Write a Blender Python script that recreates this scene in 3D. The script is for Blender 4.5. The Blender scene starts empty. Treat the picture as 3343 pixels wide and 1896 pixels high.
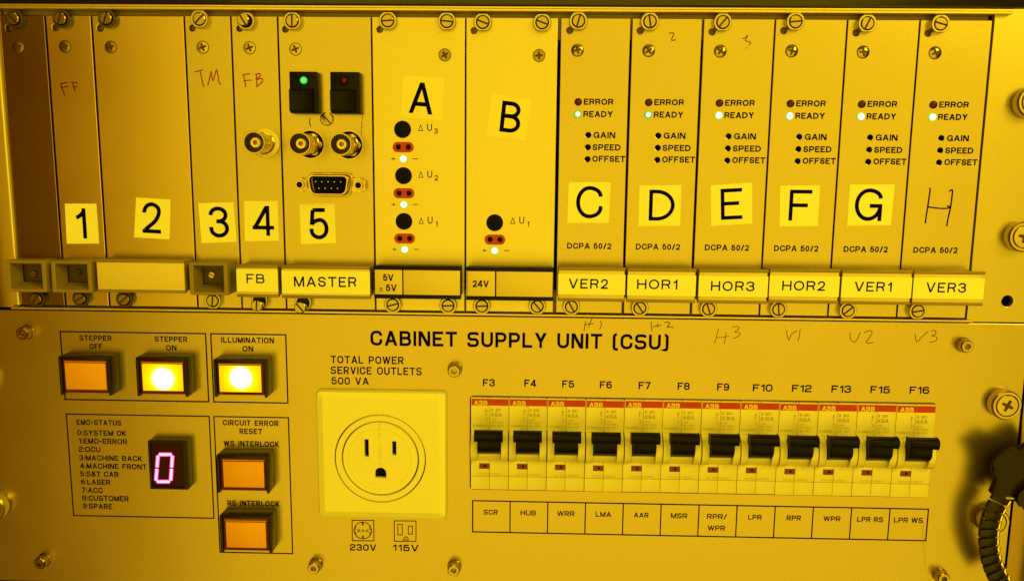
import bpy, bmesh, math, random
from mathutils import Matrix, Vector
random.seed(7)
scene = bpy.context.scene
COL = scene.collection
MM = 0.001
# ------------------------------------------------------------------ camera
CAM = (232.6829, -369.3416, -63.01)          # mm; the rack front is the plane y = 0
YAW, PITCH, ROLL = 0.02277689, -0.15020982, -0.00963791
FPX, W, H = 2713.305, 3343.0, 1896.0
def _rot():
    a, b, c = YAW, PITCH, ROLL
    return Matrix.Rotation(a, 3, 'Z') @ Matrix.Rotation(b, 3, 'X') @ Matrix.Rotation(c, 3, 'Y')
ROT = _rot()
cam = bpy.data.objects.new('camera', bpy.data.cameras.new('camera'))
COL.objects.link(cam)
M = (ROT @ Matrix(((1, 0, 0), (0, 0, -1), (0, 1, 0)))).to_4x4()
M.translation = Vector(CAM) * MM
cam.matrix_world = M
cam.data.sensor_width = 36.0
cam.data.lens = 36.0 * FPX / W
cam.data.clip_start = 0.01
cam.data.clip_end = 50
scene.camera = cam
# ------------------------------------------------------------------ world, lamps, exposure
world = bpy.data.worlds.new('World'); scene.world = world; world.use_nodes = True
world.node_tree.nodes['Background'].inputs[0].default_value = (1.0, 0.15, 0.001, 1)
world.node_tree.nodes['Background'].inputs[1].default_value = 0.06
def area(name, loc, target, sx, sy, watt, color):
    l = bpy.data.lights.new(name, 'AREA'); l.shape = 'RECTANGLE'; l.size = sx; l.size_y = sy
    l.energy = watt; l.color = color
    o = bpy.data.objects.new(name, l); COL.objects.link(o)
    o.location = loc
    o.rotation_euler = (Vector(target) - Vector(loc)).to_track_quat('-Z', 'Y').to_euler()
    return o
YEL = (1.0, 0.695, 0.012)
area('frontal_room_fill', (0.475, -1.45, -0.32), (0.475, 0, -0.32), 2.15, 2.3, 26.0, YEL)  # large unseen fill behind the camera, standing for the lit room
area('amber_side_fill', (-0.78, -1.40, -0.3), (0.1, 0, -0.12), 0.34, 2.2, 0.5, (1.0, 0.18, 0.001))  # added fill that reddens the reflections at the left, no actual lamp
area('ceiling_lamp', (1.10, -0.80, 0.52), (0.22, 0, -0.12), 0.45, 0.45, 8.0, YEL)
area('overhead_lamp', (0.25, -0.45, 1.1), (0.22, 0, -0.1), 1.0, 0.3, 3.5, YEL)
scene.view_settings.view_transform = 'Standard'
scene.view_settings.look = 'None'
scene.view_settings.exposure = 0.08
scene.view_settings.gamma = 1.0

# ------------------------------------------------------------------ measuring helper
def at(u, v, h=0.0):
    """photo measurement -> (X, Z) in mm on the plane h mm in front of the rack face"""
    d = ROT @ Vector(((u - W / 2) / FPX, 1, (H / 2 - v) / FPX))
    t = (-h - CAM[1]) / d[1]
    return CAM[0] + t * d[0], CAM[2] + t * d[2]
def crop(s, ox, oy):
    return lambda a, b: (ox + a / s, oy + b / s)

# ------------------------------------------------------------------ materials
MATS = {}
def mat(name, color, metallic=0.0, rough=0.5, grain=0.0, bump=0.0, spec=0.5, coat=0.0, mottle=0.0, scale=900, aniso=None):
    if name in MATS: return MATS[name]
    m = bpy.data.materials.new(name); m.use_nodes = True
    nt = m.node_tree; b = nt.nodes['Principled BSDF']
    b.inputs['Base Color'].default_value = (*color, 1)
    b.inputs['Metallic'].default_value = metallic
    b.inputs['Roughness'].default_value = rough
    b.inputs['Specular IOR Level'].default_value = spec
    b.inputs['Coat Weight'].default_value = coat
    tc = nt.nodes.new('ShaderNodeTexCoord')
    mp = nt.nodes.new('ShaderNodeMapping')
    nt.links.new(tc.outputs['Object'], mp.inputs['Vector'])
    if aniso: mp.inputs['Scale'].default_value = aniso
    if grain or bump or mottle:
        n = nt.nodes.new('ShaderNodeTexNoise'); n.inputs['Scale'].default_value = scale
        n.inputs['Detail'].default_value = 4
        nt.links.new(mp.outputs['Vector'], n.inputs['Vector'])
        if mottle or grain:
            n2 = nt.nodes.new('ShaderNodeTexNoise'); n2.inputs['Scale'].default_value = 14; n2.inputs['Detail'].default_value = 5
            nt.links.new(tc.outputs['Object'], n2.inputs['Vector'])
            mr = nt.nodes.new('ShaderNodeMapRange')
            mr.inputs['From Min'].default_value = 0.3; mr.inputs['From Max'].default_value = 0.7
            mr.inputs['To Min'].default_value = 1 - mottle; mr.inputs['To Max'].default_value = 1 + mottle
            nt.links.new(n2.outputs['Fac'], mr.inputs['Value'])
            mr2 = nt.nodes.new('ShaderNodeMapRange')
            mr2.inputs['From Min'].default_value = 0.3; mr2.inputs['From Max'].default_value = 0.7
            mr2.inputs['To Min'].default_value = 1 - grain; mr2.inputs['To Max'].default_value = 1 + grain
            nt.links.new(n.outputs['Fac'], mr2.inputs['Value'])
            mu = nt.nodes.new('ShaderNodeMath'); mu.operation = 'MULTIPLY'
            nt.links.new(mr.outputs[0], mu.inputs[0]); nt.links.new(mr2.outputs[0], mu.inputs[1])
            mx = nt.nodes.new('ShaderNodeVectorMath'); mx.operation = 'SCALE'
            mx.inputs[0].default_value = color
            nt.links.new(mu.outputs[0], mx.inputs['Scale'])
            nt.links.new(mx.outputs[0], b.inputs['Base Color'])
            ro = nt.nodes.new('ShaderNodeMapRange')
            ro.inputs['From Min'].default_value = 0.3; ro.inputs['From Max'].default_value = 0.7
            ro.inputs['To Min'].default_value = rough * 0.92; ro.inputs['To Max'].default_value = rough * 1.1
            nt.links.new(n2.outputs['Fac'], ro.inputs['Value'])
            nt.links.new(ro.outputs[0], b.inputs['Roughness'])
        if bump:
            bp = nt.nodes.new('ShaderNodeBump'); bp.inputs['Strength'].default_value = bump
            bp.inputs['Distance'].default_value = 0.0002
            nt.links.new(n.outputs['Fac'], bp.inputs['Height'])
            nt.links.new(bp.outputs['Normal'], b.inputs['Normal'])
    MATS[name] = m; return m
def glow(name, stops, radius, strength):
    """a lamp shining through a lens: emission falls off with the distance from the object's origin"""
    if name in MATS: return MATS[name]
    m = bpy.data.materials.new(name); m.use_nodes = True
    nt = m.node_tree; b = nt.nodes['Principled BSDF']
    b.inputs['Base Color'].default_value = (0.06, 0.03, 0.01, 1); b.inputs['Roughness'].default_value = 0.25
    tc = nt.nodes.new('ShaderNodeTexCoord')
    ln = nt.nodes.new('ShaderNodeVectorMath'); ln.operation = 'LENGTH'
    fl = nt.nodes.new('ShaderNodeVectorMath'); fl.operation = 'MULTIPLY'; fl.inputs[1].default_value = (1, 0, 1)
    nt.links.new(tc.outputs['Object'], fl.inputs[0]); nt.links.new(fl.outputs[0], ln.inputs[0])
    dv = nt.nodes.new('ShaderNodeMath'); dv.operation = 'DIVIDE'; dv.inputs[1].default_value = radius * MM
    nt.links.new(ln.outputs['Value'], dv.inputs[0])
    cr = nt.nodes.new('ShaderNodeValToRGB')
    el = cr.color_ramp.elements
    for i, (p, c) in enumerate(stops):
        e = el[i] if i < 2 else el.new(p)
        e.position = p; e.color = (*c, 1)
    nt.links.new(dv.outputs[0], cr.inputs['Fac'])
    nt.links.new(cr.outputs['Color'], b.inputs['Emission Color'])
    b.inputs['Emission Strength'].default_value = strength
    MATS[name] = m; return m

ALU = mat('anodised_aluminium', (0.47, 0.40, 0.33), 0.93, 0.28, grain=0.04, mottle=0.03)
ALU2 = mat('anodised_aluminium_supply_panel', (0.455, 0.375, 0.31), 0.96, 0.30, grain=0.04, mottle=0.035)
ALUB = mat('satin_aluminium_shaded', (0.25, 0.175, 0.11), 1.0, 0.24, grain=0.04, mottle=0.04)  # darkened copy: dim reflection of the leftmost module put into the colour
ALUC = mat('satin_aluminium_half_shaded', (0.55, 0.43, 0.29), 1.0, 0.27, grain=0.04, mottle=0.04)  # amber tone of the dimmer reflection tinted into the metal
ALUP = mat('painted_front_plate', (0.62, 0.555, 0.47), 0.75, 0.36, grain=0.04, mottle=0.03)
HPLATE = mat('handle_label_plate', (0.70, 0.60, 0.46), 0.0, 0.5, grain=0.04)
RAIL = mat('rail_metal', (0.64, 0.53, 0.40), 0.8, 0.3, grain=0.04, bump=0.2, scale=400)
STEEL = mat('screw_steel', (0.40, 0.33, 0.25), 1.0, 0.24, bump=0.2, scale=2500)
BRASSY = mat('satin_nickel', (0.52, 0.43, 0.30), 0.9, 0.3, bump=0.15, scale=1500)
DARKST = mat('dark_screw_steel', (0.30, 0.22, 0.15), 1.0, 0.26)
COLLAR = mat('collar_nickel', (0.52, 0.46, 0.38), 0.8, 0.3)
DCOLLAR = mat('dark_collar', (0.10, 0.08, 0.07), 0.6, 0.3)
RECESS = mat('recess_shade', (0.05, 0.03, 0.02), 0.2, 0.5)  # shade in slots and recesses painted as a dark colour
BLACK = mat('black_plastic', (0.006, 0.005, 0.004), 0.0, 0.42, bump=0.1, scale=3000, spec=.12)
VOID = mat('black_void', (0.004, 0.004, 0.004), 0.0, 0.8, spec=0.1)
INK = mat('black_print_ink', (0.004, 0.0025, 0.002), 0.0, 0.8, spec=0.0)
PENCIL = mat('brown_pen_stroke', (0.07, 0.02, 0.01), 0.0, 0.7, spec=0.0)
REDPEN = mat('red_marker_stroke', (0.33, 0.05, 0.015), 0.0, 0.7, spec=0.0)
PAPER = mat('white_label_paper', (0.88, 0.92, 0.90), 0.0, 0.5, grain=0.03, bump=0.1)
PAPER2 = mat('clear_label_film', (0.78, 0.74, 0.60), 0.3, 0.4, grain=0.03)
HBODY = mat('grey_handle_plastic', (0.25, 0.19, 0.13), 0.05, 0.45, bump=0.1)
CREAM = mat('cream_breaker_plastic', (0.74, 0.71, 0.62), 0.0, 0.38, grain=0.02)
WHITE = mat('white_socket_plastic', (0.82, 0.83, 0.80), 0.0, 0.32, grain=0.015)
RED = mat('red_plastic', (0.40, 0.010, 0.010), 0.0, 0.3)
REDBAND = mat('red_print_band', (0.44, 0.007, 0.006), 0.0, 0.4)
LOGO = mat('cream_print', (0.75, 0.62, 0.45), 0.0, 0.5)
FAINT = mat('faint_brown_print', (0.40, 0.32, 0.20), 0.0, 0.6)
FAINTER = mat('fainter_brown_print', (0.58, 0.52, 0.40), 0.0, 0.6)
WINRED = mat('dark_red_indicator', (0.14, 0.008, 0.005), 0.0, 0.35)
LEDOFF = mat('unlit_red_led', (0.07, 0.004, 0.003), 0.0, 0.15, spec=.25)
ORANGE = mat('orange_button_face', (0.76, 0.36, 0.03), 0.0, 0.42, grain=0.03)
LENS = mat('dark_amber_lens', (0.08, 0.016, 0.005), 0.0, 0.15)
DISP = mat('dark_red_display_window', (0.03, 0.001, 0.003), 0.0, 0.2, spec=.12)
BRASS = mat('gold_connector', (0.60, 0.48, 0.28), 1.0, 0.24)
STRAPM = mat('black_coated_links', (0.012, 0.009, 0.007), 0.0, 0.3, bump=0.1, spec=.25)
GOLD = mat('gilt_edge_metal', (0.85, 0.70, 0.42), 1.0, 0.25)
GREENLED = glow('lit_green_led', [(0.0, (1, 1, 1)), (0.70, (0.95, 1, 0.85)), (0.82, (0.15, 0.75, 0.06)), (1.0, (0.02, 0.22, 0.01))], 1.7, 2.2)
GREENRIM = glow('lit_green_led_pale', [(0.0, (0.8, 1, 0.9)), (0.42, (0.65, 1, 0.75)), (0.75, (0.03, 0.50, 0.06)), (1.0, (0.01, 0.15, 0.01))], 1.7, 1.5)
GREENSW = glow('lit_green_switch_led', [(0.0, (0.08, 0.95, 0.16)), (0.7, (0.03, 0.75, 0.08)), (1.0, (0.0, 0.25, 0.02))], 1.7, 1.1)
LITFACE = glow('lit_button_face', [(0.0, (1, 1, 0.9)), (0.31, (1, 0.98, 0.85)), (0.41, (1, 0.82, 0.0)), (0.62, (1, 0.60, 0.0)), (1.0, (1, 0.30, 0.0))], 14.0, 1.15)
SEGCORE = glow('display_segment_core', [(0.0, (1, 0.55, 0.88)), (1.0, (1, 0.55, 0.88))], 60, 1.25)
SEGGLOW = glow('display_segment_glow', [(0.0, (1.0, 0.005, 0.26)), (1.0, (1, 0.005, 0.26))], 60, 0.9)  # glow around the lit segments, drawn as wider magenta pieces

# ------------------------------------------------------------------ mesh helpers (all in mm, h = toward the viewer)
def circ(cx, cz, r, n=28, a0=0.0):
    return [(cx + r * math.cos(a0 + 2 * math.pi * i / n), cz + r * math.sin(a0 + 2 * math.pi * i / n)) for i in range(n)]
def rrect(x0, x1, z0, z1, r, n=5):
    out = []
    for cx, cz, a in ((x1 - r, z1 - r, 0), (x0 + r, z1 - r, 90), (x0 + r, z0 + r, 180), (x1 - r, z0 + r, 270)):
        for i in range(n + 1):
            t = math.radians(a + 90 * i / n); out.append((cx + r * math.cos(t), cz + r * math.sin(t)))
    return out
class MB:
    def __init__(s): s.v = []; s.f = []
    def add(s, vs, fs):
        b = len(s.v); s.v += vs; s.f += [tuple(b + i for i in f) for f in fs]; return s
    def box(s, x0, x1, h0, h1, z0, z1):
        vs = [(x, -h, z) for x in (x0, x1) for h in (h0, h1) for z in (z0, z1)]
        return s.add(vs, [(0, 1, 3, 2), (4, 6, 7, 5), (0, 4, 5, 1), (2, 3, 7, 6), (0, 2, 6, 4), (1, 5, 7, 3)])
    def prism(s, poly, h0, h1):
        n = len(poly)
        vs = [(x, -h0, z) for x, z in poly] + [(x, -h1, z) for x, z in poly]
        return s.add(vs, [tuple(range(n)), tuple(range(2 * n - 1, n - 1, -1))] + [(i, (i + 1) % n, n + (i + 1) % n, n + i) for i in range(n)])
    def side(s, poly, x0, x1):           # poly in (h, z), extruded along x
        n = len(poly)
        vs = [(x0, -h, z) for h, z in poly] + [(x1, -h, z) for h, z in poly]
        return s.add(vs, [tuple(range(n)), tuple(range(2 * n - 1, n - 1, -1))] + [(i, (i + 1) % n, n + (i + 1) % n, n + i) for i in range(n)])
    def lathe(s, cx, cz, prof, n=32):
        vs = []; fs = []; rings = []
        for r, h in prof:
            if r < 1e-6: rings.append([len(vs)]); vs.append((cx, -h, cz))
            else:
                rings.append(list(range(len(vs), len(vs) + n)))
                vs += [(cx + r * math.cos(2 * math.pi * i / n), -h, cz + r * math.sin(2 * math.pi * i / n)) for i in range(n)]
        for a, b in zip(rings, rings[1:]):
            for i in range(n):
                j = (i + 1) % n
                if len(a) == 1: fs.append((a[0], b[j], b[i]))
                elif len(b) == 1: fs.append((a[i], a[j], b[0]))
                else: fs.append((a[i], a[j], b[j], b[i]))
        return s.add(vs, fs)
    def quad(s, pts, h):
        return s.add([(x, -h, z) for x, z in pts], [(3, 2, 1, 0)])
    def ribbon(s, pts, w, h, closed=False):
        n = len(pts)
        if n < 2: return s
        L = []; R = []
        for i in range(n):
            p = pts[i]
            a = pts[i - 1] if (i > 0 or closed) else None
            b = pts[(i + 1) % n] if (i < n - 1 or closed) else None
            d1 = (p[0] - a[0], p[1] - a[1]) if a else None
            d2 = (b[0] - p[0], b[1] - p[1]) if b else None
            def nm(d):
                l = math.hypot(*d) or 1e-9; return (-d[1] / l, d[0] / l)
            if d1 is None: nn = nm(d2); k = 1
            elif d2 is None: nn = nm(d1); k = 1
            else:
                n1 = nm(d1); n2 = nm(d2); sx = n1[0] + n2[0]; sz = n1[1] + n2[1]
                l = math.hypot(sx, sz) or 1e-9; nn = (sx / l, sz / l)
                k = min(1 / max(0.28, nn[0] * n1[0] + nn[1] * n1[1]), 3.0)
            L.append((p[0] + nn[0] * w / 2 * k, -h, p[1] + nn[1] * w / 2 * k))
            R.append((p[0] - nn[0] * w / 2 * k, -h, p[1] - nn[1] * w / 2 * k))
        m = n if closed else n - 1
        return s.add(L + R, [(i, (i + 1) % n, n + (i + 1) % n, n + i) for i in range(m)])
def finish(me, smooth, bev=0, angle=32):
    bm = bmesh.new(); bm.from_mesh(me)
    if bev:
        es = [e for e in bm.edges if len(e.link_faces) == 2 and e.calc_face_angle(0) > math.radians(35)]
        bmesh.ops.bevel(bm, geom=es, offset=bev * MM, segments=2, affect='EDGES', profile=0.5, clamp_overlap=True)
    bmesh.ops.recalc_face_normals(bm, faces=bm.faces)
    bm.to_mesh(me); bm.free()
    if smooth:
        for p in me.polygons: p.use_smooth = not (abs(p.normal.x) > .9995 or abs(p.normal.y) > .9995 or abs(p.normal.z) > .9995)
        me.set_sharp_from_angle(angle=math.radians(angle))
def mesh_of(name, mb, origin=(0, 0), smooth=True, bev=0, flat=False, mats=None, deep=None):
    me = bpy.data.meshes.new(name)
    ox, oz = origin
    me.from_pydata([((x - ox) * MM, y * MM, (z - oz) * MM) for x, y, z in mb.v], [], mb.f)
    if not flat: finish(me, smooth, bev)
    if mats:                     # faces at the bottom of a slot take the second material
        for m_ in mats: me.materials.append(m_)
        for p in me.polygons:
            if abs(p.center.y + deep * MM) < 1e-6 and abs(p.normal.y) > .9: p.material_index = 1
    return me
def loc_of(o): return getattr(o, 'location', Vector((0, 0, 0)))
WLOC = {}
def link(name, me, material, parent=None, pos=(0, 0), h=0.0, rot=0.0, label=None, kind=None):
    """pos = world X, Z of the object's origin in mm"""
    o = bpy.data.objects.new(name, me); COL.objects.link(o)
    if material and not me.materials: me.materials.append(material)
    w = Vector((pos[0] * MM, -h * MM, pos[1] * MM))
    WLOC[o] = w
    if parent: o.parent = parent; o.location = w - WLOC[parent]
    else: o.location = w
    o.rotation_euler = (0, rot, 0)
    if label: o['label'] = label
    if kind: o['kind'] = kind
    return o
def part(name, mb, material, parent=None, pos=None, smooth=True, bev=0, label=None, kind=None, flat=False):
    if pos is None:
        w = WLOC[parent] if parent else Vector((0, 0, 0)); pos = (w[0] / MM, w[2] / MM)
    return link(name, mesh_of(name, mb, pos, smooth, bev, flat), material, parent, pos, label=label, kind=kind)
def thing(name, label, cat, pos, group=None):
    o = bpy.data.objects.new(name, None); COL.objects.link(o)
    o.location = (pos[0] * MM, 0, pos[1] * MM); WLOC[o] = o.location.copy()
    o.empty_display_size = 0.01
    o['label'] = label; o['category'] = cat
    if group: o['group'] = group
    return o
def plate(name, outer, holes, h0, h1, material, parent, bev=0.25):
    """flat sheet with real holes, from a filled curve"""
    cu = bpy.data.curves.new('tmp', 'CURVE'); cu.dimensions = '2D'; cu.fill_mode = 'BOTH'
    ox, oz = WLOC[parent][0] / MM, WLOC[parent][2] / MM
    for loop in [outer] + holes:
        sp = cu.splines.new('POLY'); sp.points.add(len(loop) - 1); sp.use_cyclic_u = True
        for q, (x, z) in zip(sp.points, loop): q.co = ((x - ox) * MM, (z - oz) * MM, 0, 1)
    t = (h1 - h0)
    cu.extrude = (t / 2 - bev) * MM; cu.bevel_depth = bev * MM; cu.bevel_resolution = 1; cu.offset = -bev * MM
    tmp = bpy.data.objects.new('tmp', cu)
    me = bpy.data.meshes.new_from_object(tmp)
    me.transform(Matrix.Rotation(math.radians(90), 4, 'X'))
    me.transform(Matrix.Translation((0, -(h0 + h1) / 2 * MM, 0)))
    bpy.data.objects.remove(tmp); bpy.data.curves.remove(cu)
    me.name = name; me.materials.clear()
    for p in me.polygons: p.use_smooth = abs(p.normal.y) < .999
    me.set_sharp_from_angle(angle=math.radians(30))
    return link(name, me, material, parent, (ox, oz))

# ------------------------------------------------------------------ stroke lettering
G = {
'A': (.98, "!0,0 .5,1|!.5,1 1,0|.2,.28 .8,.28"), 'B': (.86, "0,.5 0,1 .93,1c .93,.53c 0,.53|0,.53 1,.53c 1,0c 0,0 0,.55"),
'C': (.9, "1,.70 1,1c 0,1c 0,0c 1,0c 1,.30"), 'D': (.9, "0,0 0,1 1,1c 1,0cz"), 'E': (.78, "1,1 0,1 0,0 1,0|0,.52 .93,.52"),
'F': (.74, "1,1 0,1 0,0|0,.5 .9,.5"), 'G': (.95, "1,.72 1,1c 0,1c 0,0c 1,0c 1,.46 .55,.46"), 'H': (.86, "!0,0 0,1|!1,0 1,1|0,.51 1,.51"),
'I': (0, "!.5,0 .5,1"), 'K': (.84, "!0,0 0,1|!0,.30 1,1|!.30,.58 1,0"), 'L': (.7, "0,1 0,0 1,0"), 'M': (1.05, "!0,0 0,1|!0,1 .5,0|!.5,0 1,1|!1,0 1,1"),
'N': (.88, "!0,0 0,1|!0,1 1,0|!1,0 1,1"), 'O': (.95, "0,0c 0,1c 1,1c 1,0cz"), 'P': (.82, "0,0 0,1 1,1c 1,.42c 0,.42"),
'R': (.86, "0,0 0,1 1,1c 1,.45c 0,.45|!.55,.45 1,0"), 'S': (.86, "1,.85 1,1c 0,1c 0,.51c 1,.51c 1,0c 0,0c 0,.15"),
'T': (.84, "0,1 1,1|!.5,1 .5,0"), 'U': (.88, "0,1 0,0c 1,0c 1,1"), 'V': (.92, "!0,1 .5,0|!.5,0 1,1"), 'W': (1.35, "!0,1 .25,0|!.25,0 .5,1|!.5,1 .75,0|!.75,0 1,1"),
'Y': (.92, "!0,1 .5,.42|!.5,.42 1,1|!.5,.48 .5,0"), '0': (.78, "0,0c 0,1c 1,1c 1,0cz"), '1': (.40, "0,.74 .8,.93|!1,1 1,0"),
'2': (.76, "0,.72 0,1c 1,1c 1,.52c 0,.42c 0,0|0,0 1,0"), '3': (.76, "0,.76 0,1c .95,1c .95,.53c .35,.53|.5,.53 1,.53c 1,0c 0,0c 0,.25"),
'4': (.84, "!.76,0 .76,1|!0,.27 .76,1|0,.24 1,.24"), '5': (.78, ".95,1 .08,1|.08,1 .03,.50|.03,.56 1,.62c 1,0c 0,0c 0,.24"),
'6': (.78, ".95,.78 .95,1c 0,1c 0,0c 1,0c 1,.58c .02,.58c .02,.3"), '7': (.7, "0,1 1,1|!1,1 .3,0"),
'8': (.8, ".04,.53c .04,1c .96,1c .96,.53cz|0,0c 0,.53c 1,.53c 1,0cz"), '9': (.78, ".05,.22 .05,0c 1,0c 1,1c 0,1c 0,.42c .98,.42c .98,.7"),
'&': (.95, "1,.0 .18,.78 .18,1c .72,1c .72,.66 0,.36c 0,0c .6,0c .95,.42"), ':': (0, ".5,-.02 .5,.16|.5,.58 .5,.76"),
'/': (.5, "!0,0 1,1"), '-': (.4, "0,.45 1,.45"), '(': (.26, "1,1.08 0,1.08c 0,-.14c 1,-.14"), ')': (.26, "0,1.08 1,1.08c 1,-.14c 0,-.14"),
'+': (.7, "0,.5 1,.5|.5,.12 .5,.88"), '~': (.6, "0,.0 1,.0|0,.6 1,.6|.5,.3 .5,.9"), '^': (.8, "!0,0 .5,1|!.5,1 1,0|0,0 1,0"),
}
HELV = dict(G)
HELV.update({'1': (.34, "0,.72 .55,.76c 1,.97|!1,1 1,0"), 'R': (.80, "0,0 0,1 1,1c 1,.48c 0,.48|.5,.48 .84,.48c .93,0"),
  'G': (.92, "1,.72 1,1c 0,1c 0,0c 1,0c 1,.46|1,0 1,.46 .55,.46"), '5': (.66, ".93,1 .12,1|.12,1 .03,.46|.03,.47 .16,.64c 1,.64c 1,0c 0,0c 0,.25"),
  '2': (.64, "0,.68 0,1c 1,1c 1,.50c .06,.05|0,0 1,0"), 'O': (.98, G['O'][1]), '0': (.62, G['0'][1]), 'S': (.74, "1,.74 1,1c 0,1c 0,.52c 1,.52c 1,0c 0,0c 0,.26"), 'E': (.70, G['E'][1])})
def fillet(pts, curved, closed, style):
    n = len(pts); out = []
    for i in range(n):
        p = pts[i]
        if not curved[i] or (not closed and (i == 0 or i == n - 1)): out.append(p); continue
        a = pts[i - 1]; b = pts[(i + 1) % n]
        la = math.hypot(a[0] - p[0], a[1] - p[1]); lb = math.hypot(b[0] - p[0], b[1] - p[1])
        ca = curved[i - 1]; cb = curved[(i + 1) % n]
        da = la * (.5 if ca else 1); db = lb * (.5 if cb else 1)
        if style == 'round':
            if not ca: da = min(da, db * 1.15)
            if not cb: db = min(db, da * 1.15)
            k = .5523
        else:
            m = min(style, da, db); da = db = m; k = .62
        ua = ((a[0] - p[0]) / la, (a[1] - p[1]) / la); ub = ((b[0] - p[0]) / lb, (b[1] - p[1]) / lb)
        s = (p[0] + ua[0] * da, p[1] + ua[1] * da); e = (p[0] + ub[0] * db, p[1] + ub[1] * db)
        c1 = (s[0] - ua[0] * da * k, s[1] - ua[1] * da * k); c2 = (e[0] - ub[0] * db * k, e[1] - ub[1] * db * k)
        N = 7
        for j in range(N + 1):
            t = j / N
            q = tuple((1 - t) ** 3 * s[d] + 3 * (1 - t) ** 2 * t * c1[d] + 3 * (1 - t) * t * t * c2[d] + t ** 3 * e[d] for d in (0, 1))
            if out and math.hypot(q[0] - out[-1][0], q[1] - out[-1][1]) < 1e-5: continue
            out.append(q)
    if closed and len(out) > 2 and math.hypot(out[0][0] - out[-1][0], out[0][1] - out[-1][1]) < 1e-4: out.pop()
    return out
def text_mb(s, width, cap, wt=.15, style='square', gap=.16, ang=0.0, center=(0, 0), h=0.06, mb=None):
    """stroke letters fitted to a width; wt = stroke weight / cap height"""
    font = HELV if style == 'round' else G
    lw = wt * cap * (1.07 if style == 'round' and cap > 4 else 1.24 if cap > 4 else 1.14 if style != 'round' else 1.15); mb = mb or MB()
    units = sum(font[c][0] for c in s if c != ' '); g = gap * cap
    fixed = sum(lw for c in s if c != ' ') + g * (len(s) - 1) + sum(.38 * cap for c in s if c == ' ')
    k = max(.2 * cap, (width - fixed) / max(units, .01)) if units else cap
    x = -width / 2; ca, sa = math.cos(ang), math.sin(ang); lay = 0
    for c in s:
        if c == ' ': x += .38 * cap + g; continue
        wn, path = font[c]; gw = wn * k
        for sub in path.split('|'):
            def put(poly, closed=False, w=lw):
                nonlocal lay
                mb.ribbon([(center[0] + px * ca - pz * sa, center[1] + px * sa + pz * ca) for px, pz in poly], w, h + .004 * (lay % 9), closed); lay += 1
            if sub[0] == '!':        # slanted or upright bar cut level with the cap line and the base line
                (a0, b0), (a1, b1) = [tuple(map(float, q.split(','))) for q in sub[1:].split()]
                ya, yb = -cap / 2 + b0 * cap, -cap / 2 + b1 * cap
                full = gw + lw; dxr = (a1 - a0) * full; hw = lw * math.hypot(dxr, yb - ya) / max(abs(yb - ya), 1e-6)
                hw = min(hw, lw * 1.9)
                xa, xb = x + hw / 2 + a0 * (full - hw), x + hw / 2 + a1 * (full - hw)
                if not wn: xa = xb = x + lw / 2
                q = [(xa - hw / 2, ya), (xa + hw / 2, ya), (xb + hw / 2, yb), (xb - hw / 2, yb)]
                q = [(center[0] + px * ca - pz * sa, center[1] + px * sa + pz * ca) for px, pz in q]
                mb.quad(q, h + .004 * (lay % 9)); lay += 1
                continue
            closed = sub.endswith('z'); sub = sub.rstrip('z')
            pts = []; cv = []
            for tok in sub.split():
                cc = tok.endswith('c'); a, b = tok.rstrip('c').split(',')
                pts.append((x + lw / 2 + (float(a) * gw if wn else 0), -cap / 2 + lw / 2 + float(b) * (cap - lw))); cv.append(cc)
            poly = fillet(pts, cv, closed, 'round' if style == 'round' else .30 * cap)
            if not closed:           # bars that end on the edge of the letter box reach it
                for e, nb in ((0, 1), (-1, -2)):
                    p, q = poly[e], poly[nb]; ddx, ddy = p[0] - q[0], p[1] - q[1]
                    if abs(ddy) < 1e-5 and (abs(p[0] - x - lw / 2 - gw) < 1e-5 or abs(p[0] - x - lw / 2) < 1e-5) and wn: poly[e] = (p[0] + math.copysign(lw / 2, ddx), p[1])
                    elif abs(ddx) < 1e-5 and abs(abs(p[1]) - cap / 2 + lw / 2) < 1e-5: poly[e] = (p[0], p[1] + math.copysign(lw / 2, ddy))
            put(poly, closed)
        x += lw + gw + g
    return mb
def T(parent, s, u, v, wpx, hpx, wt=.15, style='square', h=0.06, ang=0.0, material=None, gap=.16, name='lettering', label=None):
    c = at(u, v, h); l = at(u - wpx / 2, v, h); r = at(u + wpx / 2, v, h); t = at(u, v - hpx / 2, h); b = at(u, v + hpx / 2, h)
    mb = text_mb(s, r[0] - l[0], t[1] - b[1], wt, style, gap, ang, c, h)
    return part(name, mb, material or INK, parent, flat=True, label=label)
def scribble(parent, strokes, cr, w, material, name='handwriting', h=0.07, label=None):
    mb = MB()
    for i, st in enumerate(strokes):
        pts = [at(*cr(a, b), h) for a, b in st]
        if len(pts) > 2:     # soften
            sm = []
            for j in range(len(pts) - 1):
                p0 = pts[max(j - 1, 0)]; p1 = pts[j]; p2 = pts[j + 1]; p3 = pts[min(j + 2, len(pts) - 1)]
                for t in (0, .25, .5, .75):
                    sm.append(tuple(.5 * (2 * p1[d] + (p2[d] - p0[d]) * t + (2 * p0[d] - 5 * p1[d] + 4 * p2[d] - p3[d]) * t * t + (3 * p1[d] - p0[d] - 3 * p2[d] + p3[d]) * t ** 3) for d in (0, 1)))
            pts = sm + [pts[-1]]
        mb.ribbon(pts, w, h + .004 * i)
    return part(name, mb, material, parent, flat=True, label=label)

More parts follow.
